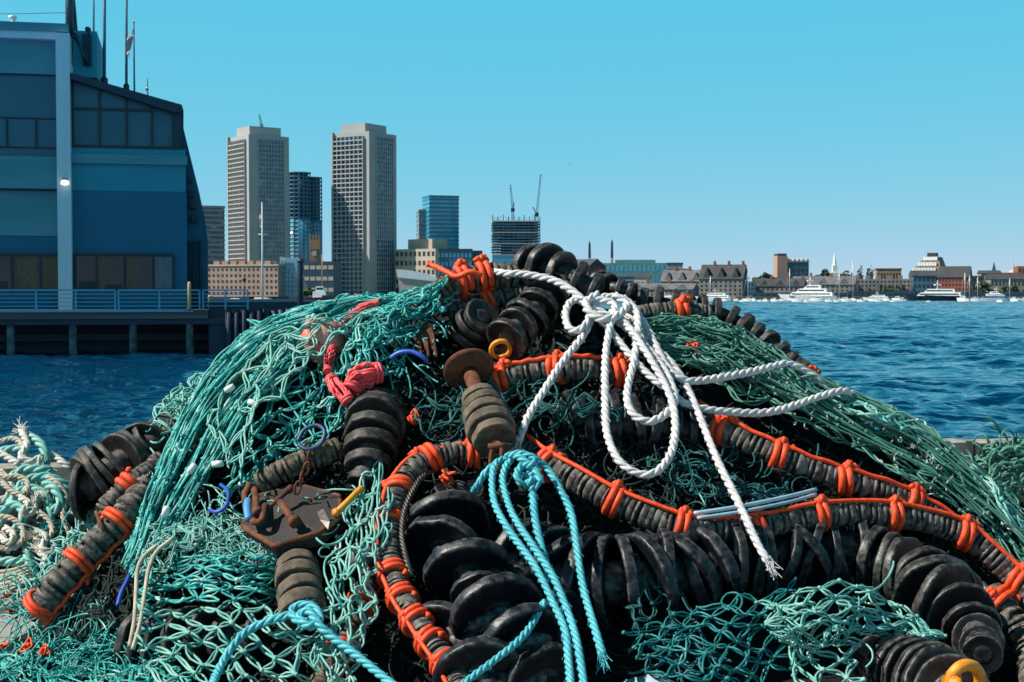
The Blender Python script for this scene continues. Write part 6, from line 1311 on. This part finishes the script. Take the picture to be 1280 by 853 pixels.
rope('sea green laid rope in thick coils at the left edge', 'rope', tl_paths, 6.2, rp_teal, df=DL, frays=((88, 618, .1), (46, 724, .1), (56, 582, .03)))
rope('frayed off white rope tangled through the green coils at the left edge', 'rope', [
    [(28, 540, .05), (34, 556, .1), (26, 570, .12), (40, 576, .12), (52, 570, .1), (46, 584, .1)], [(0, 590, .1), (14, 606, .12), (8, 622, .12), (-6, 626, .1)], [(26, 622, .2), (36, 630, .22), (28, 642, .22), (40, 640, .2), (44, 630, .2)],
    [(44, 664, .2), (56, 672, .22), (52, 684, .22), (64, 690, .2), (70, 676, .18)], [(6, 660, .18), (16, 668, .2), (12, 678, .2), (2, 672, .18)], [(56, 566, .0), (70, 572, .0), (86, 584, .0), (98, 592, -.1)], [(-8, 560, .04), (10, 572, .08), (24, 580, .1)], [(50, 690, .2), (58, 700, .2), (52, 710, .18)]], 4.6, rp_offw, df=DL,
    frays=((28, 540, .05), (46, 584, .1), (44, 630, .2), (64, 690, .2), (12, 678, .2), (8, 622, .14), (34, 634, .24)))
rope('second off white rope, thinner and dirtier, looped over the green coils', 'rope', [
    [(-10, 582, .08), (6, 596, .14), (20, 594, .16), (34, 602, .18), (30, 618, .2), (14, 614, .2), (4, 604, .18)], [(60, 596, .18), (72, 604, .2), (82, 622, .18), (78, 644, .16), (86, 664, .14)], [(-8, 648, .16), (8, 646, .2), (24, 654, .2), (30, 670, .2), (20, 684, .18), (2, 686, .16)], [(48, 640, .2), (60, 650, .2), (64, 666, .2), (54, 678, .2), (44, 672, .22)], [(0, 552, .02), (14, 548, .04), (24, 552, .06), (30, 562, .08)]],
    3.6, rp_beige, df=DL, frays=((4, 604, .18), (86, 664, .14), (2, 686, .16), (44, 672, .22)))
m = MB()
for k in range(6): m.tubes(catmull(path([(-20, 716 + k * 6, .1), (10, 716 + k * 5 - 2, .14), (32, 708 + k * 4, .14), (46, 700 + k * 5, .08)], DL), .02), 2.6 * mpp(6.8), 7)
m.build('rope', rp_beige, None, label='bundle of straight beige cords below the green coils', cat='rope')
net('teal net scraps strewn over the rope pile beside the left footrope', 'net_scrap', 'net', [[(60, 650, .1), (80, 630, .1), (100, 620, .1)], [(60, 690, .1), (84, 676, .1), (110, 660, .1)], [(46, 730, .1), (70, 712, .1), (96, 690, .1)]], tw_teal, nu=7, nv=8, rpx=1.4, off=.05, jit=5, warp=5, slack=.3, seed=171, df=DL, loose=dict(region=[(50, 630, 110, 720), (0, 735, 60, 760)], n=60, rpx=1.0, off=.15, length=50, df=DL, seed=19, curl=.6))
for pts, lab in (([(-10, 756, .1), (4, 748, .12), (16, 742, .12), (22, 748, .1)], 'orange rope end at the left edge below the beige cords'), ([(-10, 770, .05), (8, 768, .07), (18, 766, .06)], 'second orange rope end lying on the quay at the left edge')):
    MB().tubes(catmull(path(pts, DL), .01), 4.5 * mpp(6.7), 8).build('rope', orange, None, label=lab, cat='rope')
for px, py in ((6, 806), (33, 808), (54, 816)):
    c = path([(px, py, .12)])[0]; m = MB()
    for k in range(5): m.tubes(torus_pts(c + NR.normal(0, .008, 3), NR.normal(0, .011, 3), NR.normal(0, .009, 3), 12), .005, 6)
    m.build('twine_scrap', orange, None, label='small orange twine scrap in the net at the bottom left corner', cat='twine', group='orange scraps in the corner net')

# a gull far off over the city
Y = 400; c = P(711, 206, Y); t = thing('seagull', 'tiny pale seagull gliding in the open sky', 'bird', c)
MB().lathe(c, (1, .2, .05), [(.01, -.35), (.1, -.15), (.12, .05), (.06, .25), (.02, .34)], 10).build('body', white_p, t)
for sg in (-1, 1):
    w0 = [c + np.array(v) for v in ((-.1, 0, .05), (.12, 0, .05), (.2 , .25 * sg, .22), (-.02, .25 * sg, .2), (.0 + .35 * sg, .55 * sg, .12), (-.12 + .35 * sg, .55 * sg, .1))]
    MB().add(np.array(w0), [(0, 1, 2, 3), (3, 2, 4, 5)]).build('wing', white_p, t)
